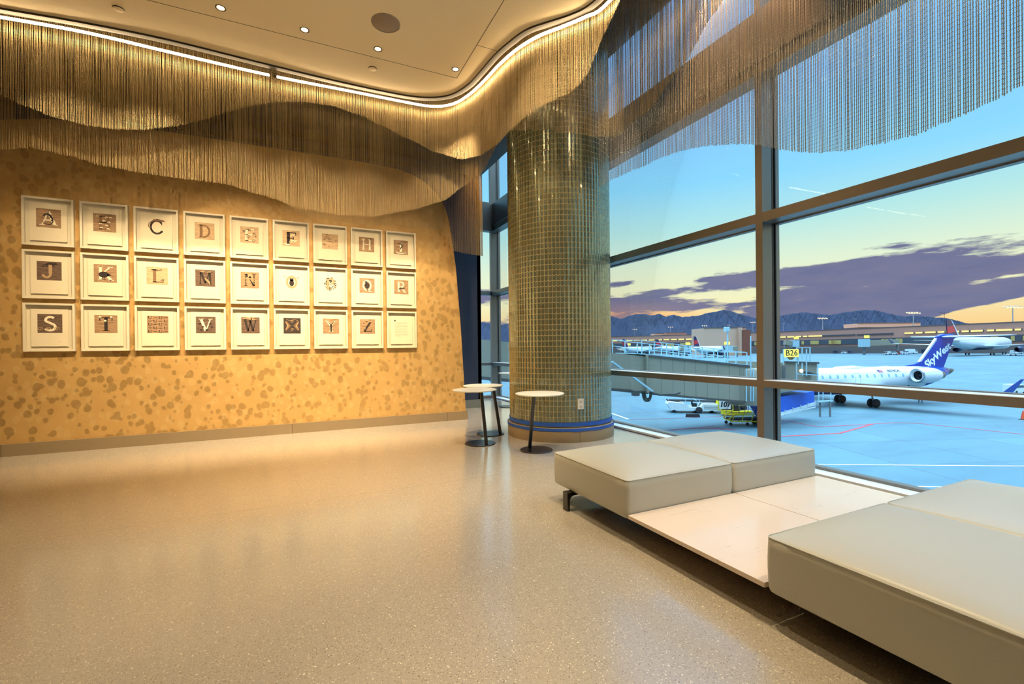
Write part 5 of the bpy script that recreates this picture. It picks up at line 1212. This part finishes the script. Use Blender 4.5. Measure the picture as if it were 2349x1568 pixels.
# ------------------------------------------------------------------ passenger bridge
M_BRG = mat('beige_bridge_panel', sc(132, 128, 112), .5, var=(.4, .05)); M_BRD = mat('dark_bridge_underside', sc(70, 68, 66), .6); M_DECK = mat('pale_roof_deck', sc(150, 195, 215), .5); M_RAIL = mat('pale_galvanised_rail', sc(160, 200, 215), .4, metal=.3)
M_YEL = mat('safety_yellow', sc(225, 205, 30), .45); M_BLUECAN = mat('blue_canopy_fabric', sc(6, 84, 190), .5); M_GREYM = mat('grey_machine_metal', sc(110, 112, 112), .5)
br = thing('boarding_bridge', 'long beige aircraft boarding bridge with a railed roof seen through the lower window', 'boarding bridge', at(1600, 880, 37))
def quadbox(mb, p0, p1, q0, q1, thick, back):            # top-left, top-right, bottom-left, bottom-right, thickness away
    vs = [q0, q1, p1, p0]; vs += [v+back*thick for v in vs]
    mb.add(vs, [(0, 1, 2, 3), (4, 7, 6, 5), (0, 4, 5, 1), (1, 5, 6, 2), (2, 6, 7, 3), (3, 7, 4, 0)])
a0 = at(1100, 797, 31); a1 = at(1722, 843, 38.5); zt0, zt1 = a0.z, a1.z
TL = at(1404, 809, 34.6); TR_ = at(1722, 842, 38.5); tdir = flat(TR_-TL).normalized(); bk_ = Vector((-tdir.y, tdir.x, 0))
if bk_.dot(CF) < 0: bk_ = -bk_
ztop = TL.z; zbot = at(1404, 893, 34.6).z; ztr = TR_.z; zbr = at(1715, 921, 38.5).z
P0 = TL-tdir*16; P0.z = ztop+(ztop-ztr)*.55; 
def bp(s_, f):                                            # point along the near side of the tunnel, s in 0..1 from left to right, f 0 bottom 1 top
    p = TL.lerp(TR_, s_); zt_ = ztop+(ztr-ztop)*s_; zb_ = zbot+(zbr-zbot)*s_; return Vector((p.x, p.y, zb_+(zt_-zb_)*f))
mb = MB(); quadbox(mb, bp(-1.6, 1), bp(.30, 1), bp(-1.6, 0), bp(.30, 0), 3.2, bk_); mb.build('inner_tunnel', M_BRG, br)
mb = MB(); quadbox(mb, bp(.235, 1.02)-bk_*.18, bp(.985, 1.02)-bk_*.18, bp(.235, -.02)-bk_*.18, bp(.985, -.02)-bk_*.18, 3.5, bk_); outer = mb.build('outer_tunnel', M_BRG, br)
mb = MB()
for k in range(1, 9): s_ = .235+k*.083; mb.bar(bp(s_, .01)-bk_*.185, bp(s_, 1.0)-bk_*.185, .03, .01)
mb.build('panel_seam', M_GREYM, outer)
mb = MB(); mb.bar(bp(.235, 1.02)-bk_*.22, bp(.985, 1.02)-bk_*.22, .08, .12); mb.bar(bp(.235, -.02)-bk_*.22, bp(.985, -.02)-bk_*.22, .08, .16); mb.bar(bp(-1.6, 0.0)-bk_*.03, bp(.235, 0)-bk_*.03, .08, .22); mb.build('edge_rail', M_BRD, br)
mb = MB(); mb.bar(bp(.22, 0)-bk_*.25, bp(.22, 1.05)-bk_*.25, .16, .16); mb.build('tunnel_collar', M_BRG, br)
# roof deck and railing
mb = MB(); n_ = 12
for k in range(n_): mb.bar(bp(.16+k*.84/n_, 1.06), bp(.16+(k+1)*.84/n_, 1.06), .25, .05)
dz = Vector((0, 0, 1))
mb.add([bp(.16, 1.03)+dz*.02, bp(.99, 1.03)+dz*.02, bp(.99, 1.03)+bk_*3.1+dz*.02, bp(.16, 1.03)+bk_*3.1+dz*.02, bp(.16, 1.03)+dz*.10, bp(.99, 1.03)+dz*.10, bp(.99, 1.03)+bk_*3.1+dz*.10, bp(.16, 1.03)+bk_*3.1+dz*.10], [(0, 1, 2, 3), (4, 5, 6, 7), (0, 1, 5, 4), (1, 2, 6, 5), (2, 3, 7, 6), (3, 0, 4, 7)]); mb.build('roof_deck', M_DECK, br)
rl = MB(); hgt = 1.12
for side in (0.05, 2.9):
    for k in range(10):
        s_ = .20+k*.086 if side < 1 else .13+k*.09
        p = bp(s_, 1.03)+bk_*side; rl.bar(p, p+dz*hgt, .06, .06)
    for hh in (hgt, hgt*.55): 
        s0, s1 = (.20, .97) if side < 1 else (.13, .94)
        rl.bar(bp(s0, 1.03)+bk_*side+dz*hh, bp(s1, 1.03)+bk_*side+dz*hh, .05, .05)
rl.bar(bp(.13, 1.03)+bk_*2.9+dz*hgt, bp(.20, 1.03)+bk_*.05+dz*hgt, .05, .05); rl.bar(bp(.94, 1.03)+bk_*2.9+dz*hgt, bp(.97, 1.03)+bk_*.05+dz*hgt, .05, .05)
rl.build('roof_railing', M_RAIL, br)
# diagonal braces and hanging cables
for (a, b, c2, d2) in ((1404, 829, 1497, 897), (1080, 830, 1143, 889)):
    MB().bar(at(a, b, 33.5), at(c2, d2, 34.3), .16, .12).build('diagonal_brace', M_RAIL, br)
cb = MB()
for k in range(5):
    p0 = at(1472+k*2, 898, 34.4); p1 = at(1496-k*1.2, 898, 34.4); pts = [p0.lerp(p1, t_/10)-dz*(.72-.06*k)*(1-(2*t_/10-1)**4) for t_ in range(11)]; cb.tube(pts, .035, 6)
cb.build('hanging_cable', M_GASKET, br)
cb = MB(); 
for k in range(3): cb.tube([at(1496, 899+k, 34.6), at(1512, 904+k, 34.8), at(1530, 903+k*1.5, 35), at(1548, 903+k, 35.2), at(1560, 899+k, 35.3)], .05, 6)
cb.rbox(at(1458, 901, 34.5), (.45, .5, .4), .05); cb.build('cable_carrier', M_BRD, br)
# vertical pipes and small floodlight at the bridge end
vp_ = MB()
for px in (1712, 1722, 1728): vp_.tube([at(px, 920, 37.6), at(px, 770 if px == 1722 else 845, 37.6)], .05, 6)
vp_.build('service_pipe', M_RAIL, br)
vp_ = MB(); vp_.tube([at(1669, 836, 38), at(1669, 754, 38)], .06, 6); vp_.rbox(at(1667, 755, 38), (.45, .3, .35), .04); vp_.build('roof_camera_pole', M_RAIL, br)
# bridge end: rotunda, cab
mb = MB(); c = at(1716, 880, 39.5); mb.lathe([(1.7, at(1716, 925, 39.5).z), (1.75, at(1716, 922, 39.5).z), (1.75, at(1716, 846, 39.5).z), (1.6, at(1716, 843, 39.5).z)], (c.x, c.y, 0), 24); mb.build('rotating_collar', M_BRG, br)
mb = MB(); k0, k1, k2, k3 = at(1726, 846, 38.4), at(1874, 830, 40.5), at(1726, 905, 38.4), at(1874, 893, 40.5)
mb2 = MB(); quadbox(mb2, at(1730, 829, 39), at(1874, 834, 41), at(1730, 903, 39), at(1874, 892, 41), 3.2, bk_); cab = mb2.build('cab', M_BRG, br)
MB().b2((0, 0, 0), (0.001, 0.001, 0.001)) 
mb = MB(); mb.bar(at(1800, 830, 40), at(1876, 832, 41), .3, .16); mb.build('cab_roof_edge', M_BRD, br)
mb = MB(); mb.bar(at(1798, 838, 39.6), at(1798, 872, 39.6), .35, .06); mb.bar(at(1848, 852, 40.4), at(1868, 858, 40.5), .9, .05); mb.build('cab_panel', M_GREYM, cab)
mb = MB()
for a, b, c2, d2 in ((1827, 832, 1827, 880), (1876, 834, 1876, 884), (1828, 857, 1876, 860), (1828, 826, 1828, 797), (1840, 826, 1840, 797), (1850, 862, 1850, 800), (1858, 828, 1858, 797), (1827, 797, 1860, 797), (1840, 861, 1840, 832)): mb.bar(at(a, b, 39.3), at(c2, d2, 39.3), .07, .07)
mb.build('cab_ladder_frame', M_RAIL, br)
lp_ = at(1838, 850, 39); MB().lathe([(0.0, -.1), (.12, -.08), (.16, .02)], lp_, 16, axis=-CF).build('cab_lamp', M_FLOOD, br)
# column and wheels carriage under bridge: a yellow wheeled unit with number board
sgn = thing('gate_sign', 'yellow gate number sign on the boarding bridge roof', 'sign', at(1813, 810, 38.8))
sc0 = at(1814, 809.5, 38.8); Rx = CR.copy(); Rx.z = 0; Rx.normalize(); Fx = Vector((-Rx.y, Rx.x, 0))
Rs = Matrix((Rx, Fx, Vector((0, 0, 1)))).transposed()
MB().box(sc0, (1.20, .22, .66), rot=Rs).build('sign_box', mat('backlit_yellow_sign', sc(240, 215, 90), .5, emit=sc(245, 215, 90), estr=.55), sgn)
text_mesh('B26', .66, frame_mat(sc0-Fx*.125, Rx, dz), 'lettering', M_GASKET, sgn, bold=.004)
mb = MB(); 
for s_ in (-1, 1): mb.bar(sc0+Rx*.62*s_+dz*.33, sc0+Rx*.62*s_-dz*.95, .06, .06)
mb.build('sign_post', M_RAIL, sgn)
mb = MB(); mb.prism([sc0+Rx*-.32-dz*.34-Fx*.05, sc0+Rx*.32-dz*.34-Fx*.05, sc0+Rx*.10-dz*.56-Fx*.05, sc0-Rx*.10-dz*.56-Fx*.05], Fx*.1); mb.build('sign_lower_tab', mat('brown_sign_tab', sc(120, 96, 40), .5), sgn)

# blue covered boarding ramp
rp = thing('covered_boarding_ramp', 'blue canopied boarding ramp sloping up to the parked jet below the rail', 'boarding ramp', gz_(1800, 960))
q0, q1, q2, q3 = at(1742, 918, 38.5), at(1868, 897, 42.5), at(1742, 963, 38.5), at(1868, 924, 42.5)
mb = MB(); quadbox(mb, q0, q1, q2, q3, 1.5, bk_); mb.v[4] = mb.v[4]+tdir*1.1+Vector((0, 0, .15)); mb.build('canopy', M_BLUECAN, rp)
mb = MB(); mb.prism([q0, q0-Vector((0, 0, .5)), q0+bk_*1.5-Vector((0, 0, .3)), q0+bk_*1.5+Vector((0, 0, .1))], -tdir*.3); mb.build('canopy_entrance', mat('blue_canopy_flap', sc(8, 70, 205), .5), rp)
mb = MB(); mb.bar(q2-dz*.05, q3-dz*.05, .16, .28); mb.bar(q2+dz*.02-bk_*.1, q3-dz*.35-bk_*.1, .06, .10)
for k in range(8): s_ = k/7; p = q2.lerp(q3, s_); mb.bar(p-bk_*.08-dz*.25, p-bk_*.08+dz*.25, .06, .06)
mb.build('ramp_frame', mat('white_ramp_frame', sc(190, 205, 210), .45), rp)
mb = MB()
for k in (.15,): p = q2.lerp(q3, k); mb.bar(p-dz*.1, Vector((p.x, p.y, APRON+.25)), .12, .12); mb.bar(p+bk_*1.4-dz*.1, Vector(((p+bk_*1.4).x, (p+bk_*1.4).y, APRON+.25)), .12, .12)
mb.build('support_leg', M_GREYM, rp)
for k in (.15,):
    p = q2.lerp(q3, k)
    for s2 in (0, 1.5): c = p+bk_*s2; MB().lathe([(.1, -.08), (.25, -.08), (.25, .08), (.1, .08)], (c.x, c.y, APRON+.25), 16, axis=bk_).build('wheel', M_TY, rp)
ld = thing('boarding_steps', 'grey railed platform beside the jet door, right of the blue ramp', 'boarding steps', gz_(1888, 925))
g = MB()
for px in (1878, 1888, 1906): g.bar(at(px, 895, 44), at(px, 922, 44), .06, .06)
g.bar(at(1876, 921, 44), at(1908, 919, 44.5), .3, .12); g.bar(at(1878, 905, 44), at(1906, 905, 44.5), .05, .05); g.build('railing', M_RAIL, ld)
for px in (1881, 1904):
    p = at(px, 920, 44.2); MB().bar(p, Vector((p.x, p.y, APRON)), .12, .12).build('support_leg', M_GREYM, ld)

# ------------------------------------------------------------------ ground equipment
def wheel(mb_parent, c, r, w, axis, hub=True):
    o = MB().lathe([(r*.55, -w/2), (r*.92, -w/2), (r, -w/3), (r, w/3), (r*.92, w/2), (r*.55, w/2)], c, 20, axis=axis).build('wheel', M_TY, mb_parent)
    if hub: MB().lathe([(.01, -w*.4), (r*.55, -w*.45), (r*.55, w*.45), (.01, w*.4)], c, 14, axis=axis).build('hub', M_HUB, mb_parent)
# belt loader: long low white body, driver bay, conveyor arm
bl_c = gz_(1604, 945); M_BW = mat('white_loader_paint', sc(200, 212, 214), .4)
blx = flat(gz_(1650, 944.5)-gz_(1556, 943)).normalized(); bly = Vector((-blx.y, blx.x, 0)); MBl = frame_mat(bl_c, blx, bly)
blo = thing('belt_loader', 'long white baggage belt loader parked under the boarding bridge', 'belt loader', bl_c)
mb = MB(MBl); mb.prism([(-2.9, -.9, .30), (1.9, -.9, .30), (1.9, -.9, .95), (.2, -.9, .95), (.0, -.9, .62), (-1.1, -.9, .62), (-1.6, -.9, 1.0), (-3.1, -.9, 1.15), (-3.3, -.9, .9)], (0, 1.8, 0)); mb.build('body', M_BW, blo)
mb = MB(MBl); mb.bar((-2.9, .3, 1.2), (2.6, .3, 1.15), .8, .14); mb.bar((-3.2, .3, 1.25), (-2.6, .3, 1.0), .8, .10); mb.build('conveyor_belt', M_TY, blo)
mb = MB(MBl); mb.box((-.55, -.35, .8), (.45, .45, .35)); mb.box((-.78, -.35, 1.05), (.1, .45, .5)); mb.build('driver_seat', M_GASKET, blo)
mb = MB(MBl); mb.tube([(.2, -.35, .95), (-.1, -.35, 1.25)], .03, 6); mb.tube([(-1.4, -.8, 1.1), (-1.6, -.8, 1.6), (-1.2, -.8, 1.65), (-.4, -.8, 1.3)], .035, 6); mb.tube([(-1.4, .6, 1.1), (-1.6, .6, 1.6), (-1.2, .6, 1.65), (-.4, .6, 1.3)], .035, 6); mb.build('guard_rail', M_RAIL, blo)
mb = MB(MBl)
for k in range(3): mb.b2((.3, -.905, .45+k*.15), (1.85, -.90, .50+k*.15))
mb.build('side_stripe', M_GREYM, blo)
for x, y in ((-.2, -.85), (-.2, .85), (1.4, .85), (-2.4, .85)): c = MBl @ Vector((x, y, .34)); wheel(blo, c, .34, .24, bly)
# wheel chock
cc_ = gz_(1589, 956); o = MB(frame_mat(cc_, blx, bly)); o.prism([(-.65, -.16, 0), (.65, -.16, 0), (.60, -.12, .30), (-.60, -.12, .30)], (0, .3, 0)); tag(o.build('wheel_chock', M_TY), 'black rubber wheel block lying alone on the apron', 'wheel chock')
# yellow drive carriage of the bridge, with number board
cg = gz_(1672, 950); cgx = flat(gz_(1720, 950)-gz_(1640, 950)).normalized(); cgy = Vector((-cgx.y, cgx.x, 0)); MC = frame_mat(cg, cgx, cgy)
cgo = thing('bridge_carriage', 'yellow wheeled drive carriage with a white number board under the bridge', 'drive carriage', cg)
mb = MB(MC); mb.prism([(-.9, -.8, .10), (.5, -.8, .02), (1.9, -.8, .25), (1.9, -.8, .45), (.5, -.8, .40), (-.9, -.8, .48)], (0, .5, 0)); mb.build('bumper', M_YEL, cgo)
mb = MB(MC); mb.b2((-.8, -.2, .9), (1.8, 1.6, 1.25)); mb.b2((1.0, 1.2, 1.1), (2.4, 1.9, 1.6)); mb.build('axle_beam', M_YEL, cgo)
mb = MB(MC); mb.b2((-.2, .4, 1.25), (.6, 1.2, 1.55)); mb.tube([(.1, .8, 1.4), (.1, .8, 2.9)], .30, 14); mb.build('lift_column', M_GREYM, cgo)
mb = MB(MC); mb.bar((.1, .8, 2.6), (2.4, .8, 1.5), .12, .12); mb.build('diagonal_brace', M_BRD, cgo)
wheel(cgo, MC @ Vector((.35, -.35, .58)), .56, .4, cgy); wheel(cgo, MC @ Vector((.35, 1.5, .58)), .56, .4, cgy)
mb = MB(MC); 
for a, b in (((-1.3, .55), (-1.3, 1.65)), ((.1, .45), (.1, 1.55)), ((-1.3, .55), (.1, .45)), ((-1.3, 1.65), (.1, 1.55))): mb.tube([(a[0], -.75, a[1]), (b[0], -.75, b[1])], .05, 8)
mb.build('yellow_guard', M_YEL, cgo)
bdo = MB(MC).b2((-1.2, -.74, .65), (-.1, -.71, 1.52)).build('number_board', mat('white_board', sc(225, 228, 225), .5), cgo)
text_mesh('107', .68, MC @ frame_mat((-.65, -.755, 1.08), (1, 0, 0), (0, 0, 1)), 'lettering', M_GASKET, bdo, bold=.03, shear=.15)
# small yellow trolley with rails
tg = gz_(1706, 973); tgx = flat(gz_(1760, 968)-gz_(1690, 968)).normalized(); tgy = Vector((-tgx.y, tgx.x, 0)); MT_ = frame_mat(tg, tgx, tgy)
tro = thing('railed_trolley', 'small yellow framed trolley on castors beside the window mullion', 'trolley', tg)
mb = MB(MT_)
for y in (-.6, .6): mb.tube([(-1.5, y, .55), (-1.2, y, .35), (1.6, y, .35), (1.9, y, .9), (-1.0, y, .95), (-1.5, y, .55)], .05, 8)
for x in (-1.4, -.6, .2, 1.0, 1.7): mb.tube([(x, -.6, .4), (x, .6, .4)], .04, 6); mb.tube([(x+.2, -.6, .38), (x+.35, -.6, .92)], .035, 6)
mb.build('yellow_frame', M_YEL, tro)
mb = MB(MT_); mb.b2((-1.3, -.5, .42), (1.5, .5, .62)); mb.build('tray', M_TY, tro)
mb = MB(MT_)
for y in (-.55, .55): mb.tube([(-1.3, y, .9), (-1.1, y, 1.75), (1.2, y, 1.95), (1.5, y, .9)], .03, 6); mb.tube([(-.2, y, .9), (.0, y, 1.85)], .03, 6); mb.tube([(.6, y, .9), (.7, y, 1.9)], .03, 6)
mb.build('hand_rail', M_HUB, tro)
for x, y in ((-1.3, -.5), (1.4, -.5), (0.1, -.5), (1.4, .5), (-1.3, .5)):
    c = MT_ @ Vector((x, y, .13)); MB().lathe([(.03, -.04), (.13, -.04), (.13, .04), (.03, .04)], c, 14, axis=tgy).build('castor', M_TY, tro)
    MB().bar(c, c+dz*.28, .04, .04).build('castor_fork', M_HUB, tro)
# traffic cone
cn = gz_(2347, 962); t = thing('traffic_cone', 'orange traffic cone on the apron at the right edge of the picture', 'traffic cone', cn)
MB().lathe([(.16, .04), (.12, .32), (.09, .50), (.04, .80), (.03, .82)], cn, 20).build('cone', mat('orange_cone_plastic', sc(225, 80, 40), .5), t)
MB().rbox(cn+dz*.02, (.55, .5, .05), .04).build('base', M_TY, t)

# ------------------------------------------------------------------ person under the tail
def person(loc, face, label):
    t = thing('person', label, 'person', loc)
    J = {'pel': (0, 0, .95), 'ch': (0, .02, 1.28), 'nk': (0, .03, 1.47), 'hd': (0, .05, 1.60), 'ht': (0, .05, 1.72), 'sl': (-.18, .02, 1.42), 'el': (-.26, .04, 1.14), 'wl': (-.24, .16, .92), 'sr': (.18, .02, 1.42), 'er': (.25, -.02, 1.14), 'wr': (.24, .10, .90), 'hl': (-.10, 0, .90), 'kl': (-.11, .07, .50), 'al': (-.12, -.02, .09), 'tl': (-.13, .13, .04), 'hr': (.10, 0, .90), 'kr': (.12, -.02, .49), 'ar': (.14, -.16, .10), 'tr': (.15, -.02, .04)}
    E_ = [('pel', 'ch'), ('ch', 'nk'), ('nk', 'hd'), ('hd', 'ht'), ('ch', 'sl'), ('sl', 'el'), ('el', 'wl'), ('ch', 'sr'), ('sr', 'er'), ('er', 'wr'), ('pel', 'hl'), ('hl', 'kl'), ('kl', 'al'), ('al', 'tl'), ('pel', 'hr'), ('hr', 'kr'), ('kr', 'ar'), ('ar', 'tr')]
    R_ = {'pel': .15, 'ch': .17, 'nk': .06, 'hd': .095, 'ht': .08, 'sl': .07, 'el': .05, 'wl': .038, 'sr': .07, 'er': .05, 'wr': .038, 'hl': .10, 'kl': .07, 'al': .05, 'tl': .04, 'hr': .10, 'kr': .07, 'ar': .05, 'tr': .04}
    ks = list(J); me = bpy.data.meshes.new('body'); Rz = Matrix.Rotation(face, 3, 'Z')
    me.from_pydata([tuple(Rz @ Vector(J[k])) for k in ks], [(ks.index(a), ks.index(b)) for a, b in E_], [])
    o = bpy.data.objects.new('body', me); COL.objects.link(o); o.parent = t
    md = o.modifiers.new('Skin', 'SKIN'); sv = me.skin_vertices[0].data
    for k, v in zip(ks, sv): v.radius = (R_[k], R_[k]*.8); v.use_root = (k == 'pel')
    sb = o.modifiers.new('Sub', 'SUBSURF'); sb.levels = 1; sb.render_levels = 1
    me.materials.append(mat('dark_work_clothes', sc(28, 30, 44), .8))
    v = MB(Matrix.Translation(Vector(loc)) @ Rz.to_4x4()); v.lathe([(.155, 1.0), (.185, 1.2), (.19, 1.38), (.12, 1.46)], (0, .02, 0), 16); v.build('safety_vest', mat('yellow_green_vest', sc(190, 200, 60), .7), t)
person(gz_(2112, 924), 2.2, 'ground worker in dark clothes walking under the jet tail')

# ------------------------------------------------------------------ far vehicles along the terminal
def truck(px, py, kind, c, label, heading=0.0, s_=1.0, name='service_truck', cat='truck'):
    g0 = gz_(px, py); dirv = Rx if abs(heading) < .01 else (Matrix.Rotation(heading, 3, 'Z') @ Rx)
    M4 = frame_mat(g0, dirv, Vector((-dirv.y, dirv.x, 0))) @ Matrix.Scale(s_, 4)
    t = thing(name, label, cat, g0, 'ground vehicles near the terminal')
    mt = mat('vehicle_paint_'+c[0], c[1], .4)
    if kind == 'van':
        MB(M4).prism([(-2.2, -.95, .4), (2.3, -.95, .4), (2.3, -.95, 1.1), (1.7, -.95, 1.25), (1.1, -.95, 2.0), (-2.2, -.95, 2.05)], (0, 1.9, 0)).build('body', mt, t)
        MB(M4).prism([(-1.9, -.96, 1.3), (1.5, -.96, 1.3), (1.0, -.96, 1.85), (-1.9, -.96, 1.85)], (0, 1.92, 0)).build('side_windows', M_DGL, t); ws = ((-1.4, .38), (1.5, .38))
    elif kind == 'box':
        MB(M4).prism([(1.3, -1, .5), (3.0, -1, .5), (3.0, -1, 1.4), (2.6, -1, 2.3), (1.3, -1, 2.3)], (0, 2, 0)).build('cab', mt, t)
        MB(M4).b2((-3.2, -1.1, .8), (1.2, 1.1, 3.0)).build('cargo_box', mt, t)
        MB(M4).prism([(1.5, -1.01, 1.5), (2.85, -1.01, 1.5), (2.55, -1.01, 2.15), (1.5, -1.01, 2.15)], (0, 2.02, 0)).build('side_windows', M_DGL, t); ws = ((-2.1, .45), (2.2, .45))
    elif kind == 'tug':
        MB(M4).prism([(-1.5, -.75, .3), (1.6, -.75, .3), (1.6, -.75, 1.0), (.4, -.75, 1.1), (.2, -.75, .8), (-1.5, -.75, .8)], (0, 1.5, 0)).build('body', mt, t)
        MB(M4).b2((-1.2, -.7, 1.75), (.4, .7, 1.85)).b2((-1.2, -.68, .8), (-1.1, -.6, 1.75)).b2((.3, -.68, .8), (.4, -.6, 1.75)).build('canopy', mt, t); ws = ((-1.0, .35), (1.1, .35))
    else:                                               # covered baggage cart
        MB(M4).b2((-1.7, -.8, .5), (1.7, .8, .62)).b2((-1.7, -.8, 1.9), (1.7, .8, 2.0)).build('cart_deck', mt, t)
        g = MB(M4)
        for x in (-1.65, 0, 1.65): g.b2((x-.04, -.8, .6), (x+.04, -.72, 1.9))
        g.b2((-1.65, .7, .6), (1.65, .74, 1.9)); g.build('cart_frame', M_GREYM, t); ws = ((-1.2, .25), (1.2, .25))
    for x, r in ws:
        for y in (-.85, .85): MB(M4).lathe([(r*.4, -.12), (r, -.12), (r, .12), (r*.4, .12)], (x, y, r), 12, axis=Vector((0, 1, 0))).build('wheel', M_TY, t)
    return t
Cw, Cb, Cr, Cy, Cn = ('white', sc(205, 215, 220)), ('blue', sc(30, 50, 110)), ('red', sc(180, 50, 40)), ('yellow', sc(215, 190, 50)), ('navy', sc(26, 32, 60))
V = [(1918, 807, 'cart', Cb, 'dark blue baggage cart, leftmost of the carts before the terminal'), (1936, 807, 'tug', Cw, 'white baggage tug between two dark carts'), (1952, 807.5, 'cart', Cb, 'dark blue baggage cart in the middle of the line before the terminal'),
     (1895, 806.5, 'van', Cw, 'white van parked near the lit windows left of the carts'), (2034, 810, 'tug', Cw, 'white tug left of the red vehicle by the gate'), (2047, 809.5, 'van', Cw, 'white van left of the red vehicle by the gate'), (2060, 809, 'tug', Cr, 'red tug parked by the gate beside white vans'),
     (2076, 809, 'van', Cw, 'small white van just right of the red tug'), (2091, 808, 'box', Cw, 'white box truck with black doors left of the blue tail'), (2128, 808.5, 'box', Cn, 'navy box truck partly behind the blue tail'),
     (2332, 808, 'van', Cw, 'white van beside the large airliner engine at the right edge'), (2320, 812, 'tug', Cw, 'white tug beside the large airliner engine'),
     (1412, 806, 'van', Cw, 'white van beside the column beyond the bridge'), (1434, 804, 'tug', Cr, 'red tug just right of the column beyond the bridge'), (1586, 809, 'box', Cb, 'dark blue truck seen through the bridge railing'), (1604, 808, 'tug', Cr, 'red tug seen through the bridge railing'), (1622, 809, 'van', Cw, 'white van seen through the bridge railing'),
     (1650, 806, 'box', Cw, 'white box truck in front of the tan block'), (1680, 808, 'van', Cn, 'navy van in front of the tan block'), (1800, 806, 'cart', Cn, 'dark baggage cart left of the gate sign')]
for px, py, k_, c_, lb in V: truck(px, py+3.6, k_, c_, lb, heading=rnd.uniform(-.4, .4), s_=1.05)
truck(2328, 902, 'van', Cw, 'white van behind the blue winglet at the right edge', heading=.3, s_=.62)
# small distant boarding bridges with yellow gate signs
def far_bridge(px0, px1, ytop, ybot, depth, label, sx):
    t = thing('boarding_bridge', label, 'boarding bridge', flat(at(px0, 800, depth))+Vector((0, 0, APRON)), 'distant boarding bridges')
    a, b = at(px0, (ytop+ybot)/2, depth), at(px1, (ytop+ybot)/2-3, depth); h_ = (ybot-ytop)*depth/F_PX
    MB().bar(a, b, 3.0, h_).build('tunnel', M_BRG, t)
    MB().bar(a-dz*h_*.5, Vector((a.x, a.y, APRON)), 1.2, 1.2).bar(b-dz*h_*.5, Vector((b.x, b.y, APRON)), .8, .8).build('support_leg', M_GREYM, t)
    MB().box(a+dz*.2, (4.2, 4.2, h_*1.5), rot=Rs).build('cab', mat('pale_bridge_cab', sc(150, 180, 190), .5), t)
    MB().box(a+dz*(h_*.75+1.6)-Fx*2.2+Rx*sx, (3.0, .4, 1.6), rot=Rs).build('gate_sign', mat('backlit_yellow_sign', sc(240, 215, 90)), t)
    MB().bar(a+dz*h_*.7-Fx*1.8+Rx*sx, a+dz*(h_*.75+.9)-Fx*1.8+Rx*sx, .3, .3).build('sign_post', M_GREYM, t)
far_bridge(1982, 2058, 781, 793, 280, 'distant boarding bridge standing before the terminal glass, left of the blue tail', 0)
far_bridge(1822, 1800, 783, 793, 300, 'distant boarding bridge with a yellow sign, just right of the mullion', 0)
far_bridge(1668, 1690, 796, 806, 250, 'distant boarding bridge with a yellow sign in front of the tan block', -1)
far_bridge(1575, 1560, 796, 806, 300, 'distant boarding bridge with a yellow sign behind the roof railing', 0)
far_bridge(1440, 1425, 797, 806, 330, 'distant boarding bridge with a yellow sign beside the column', 0)
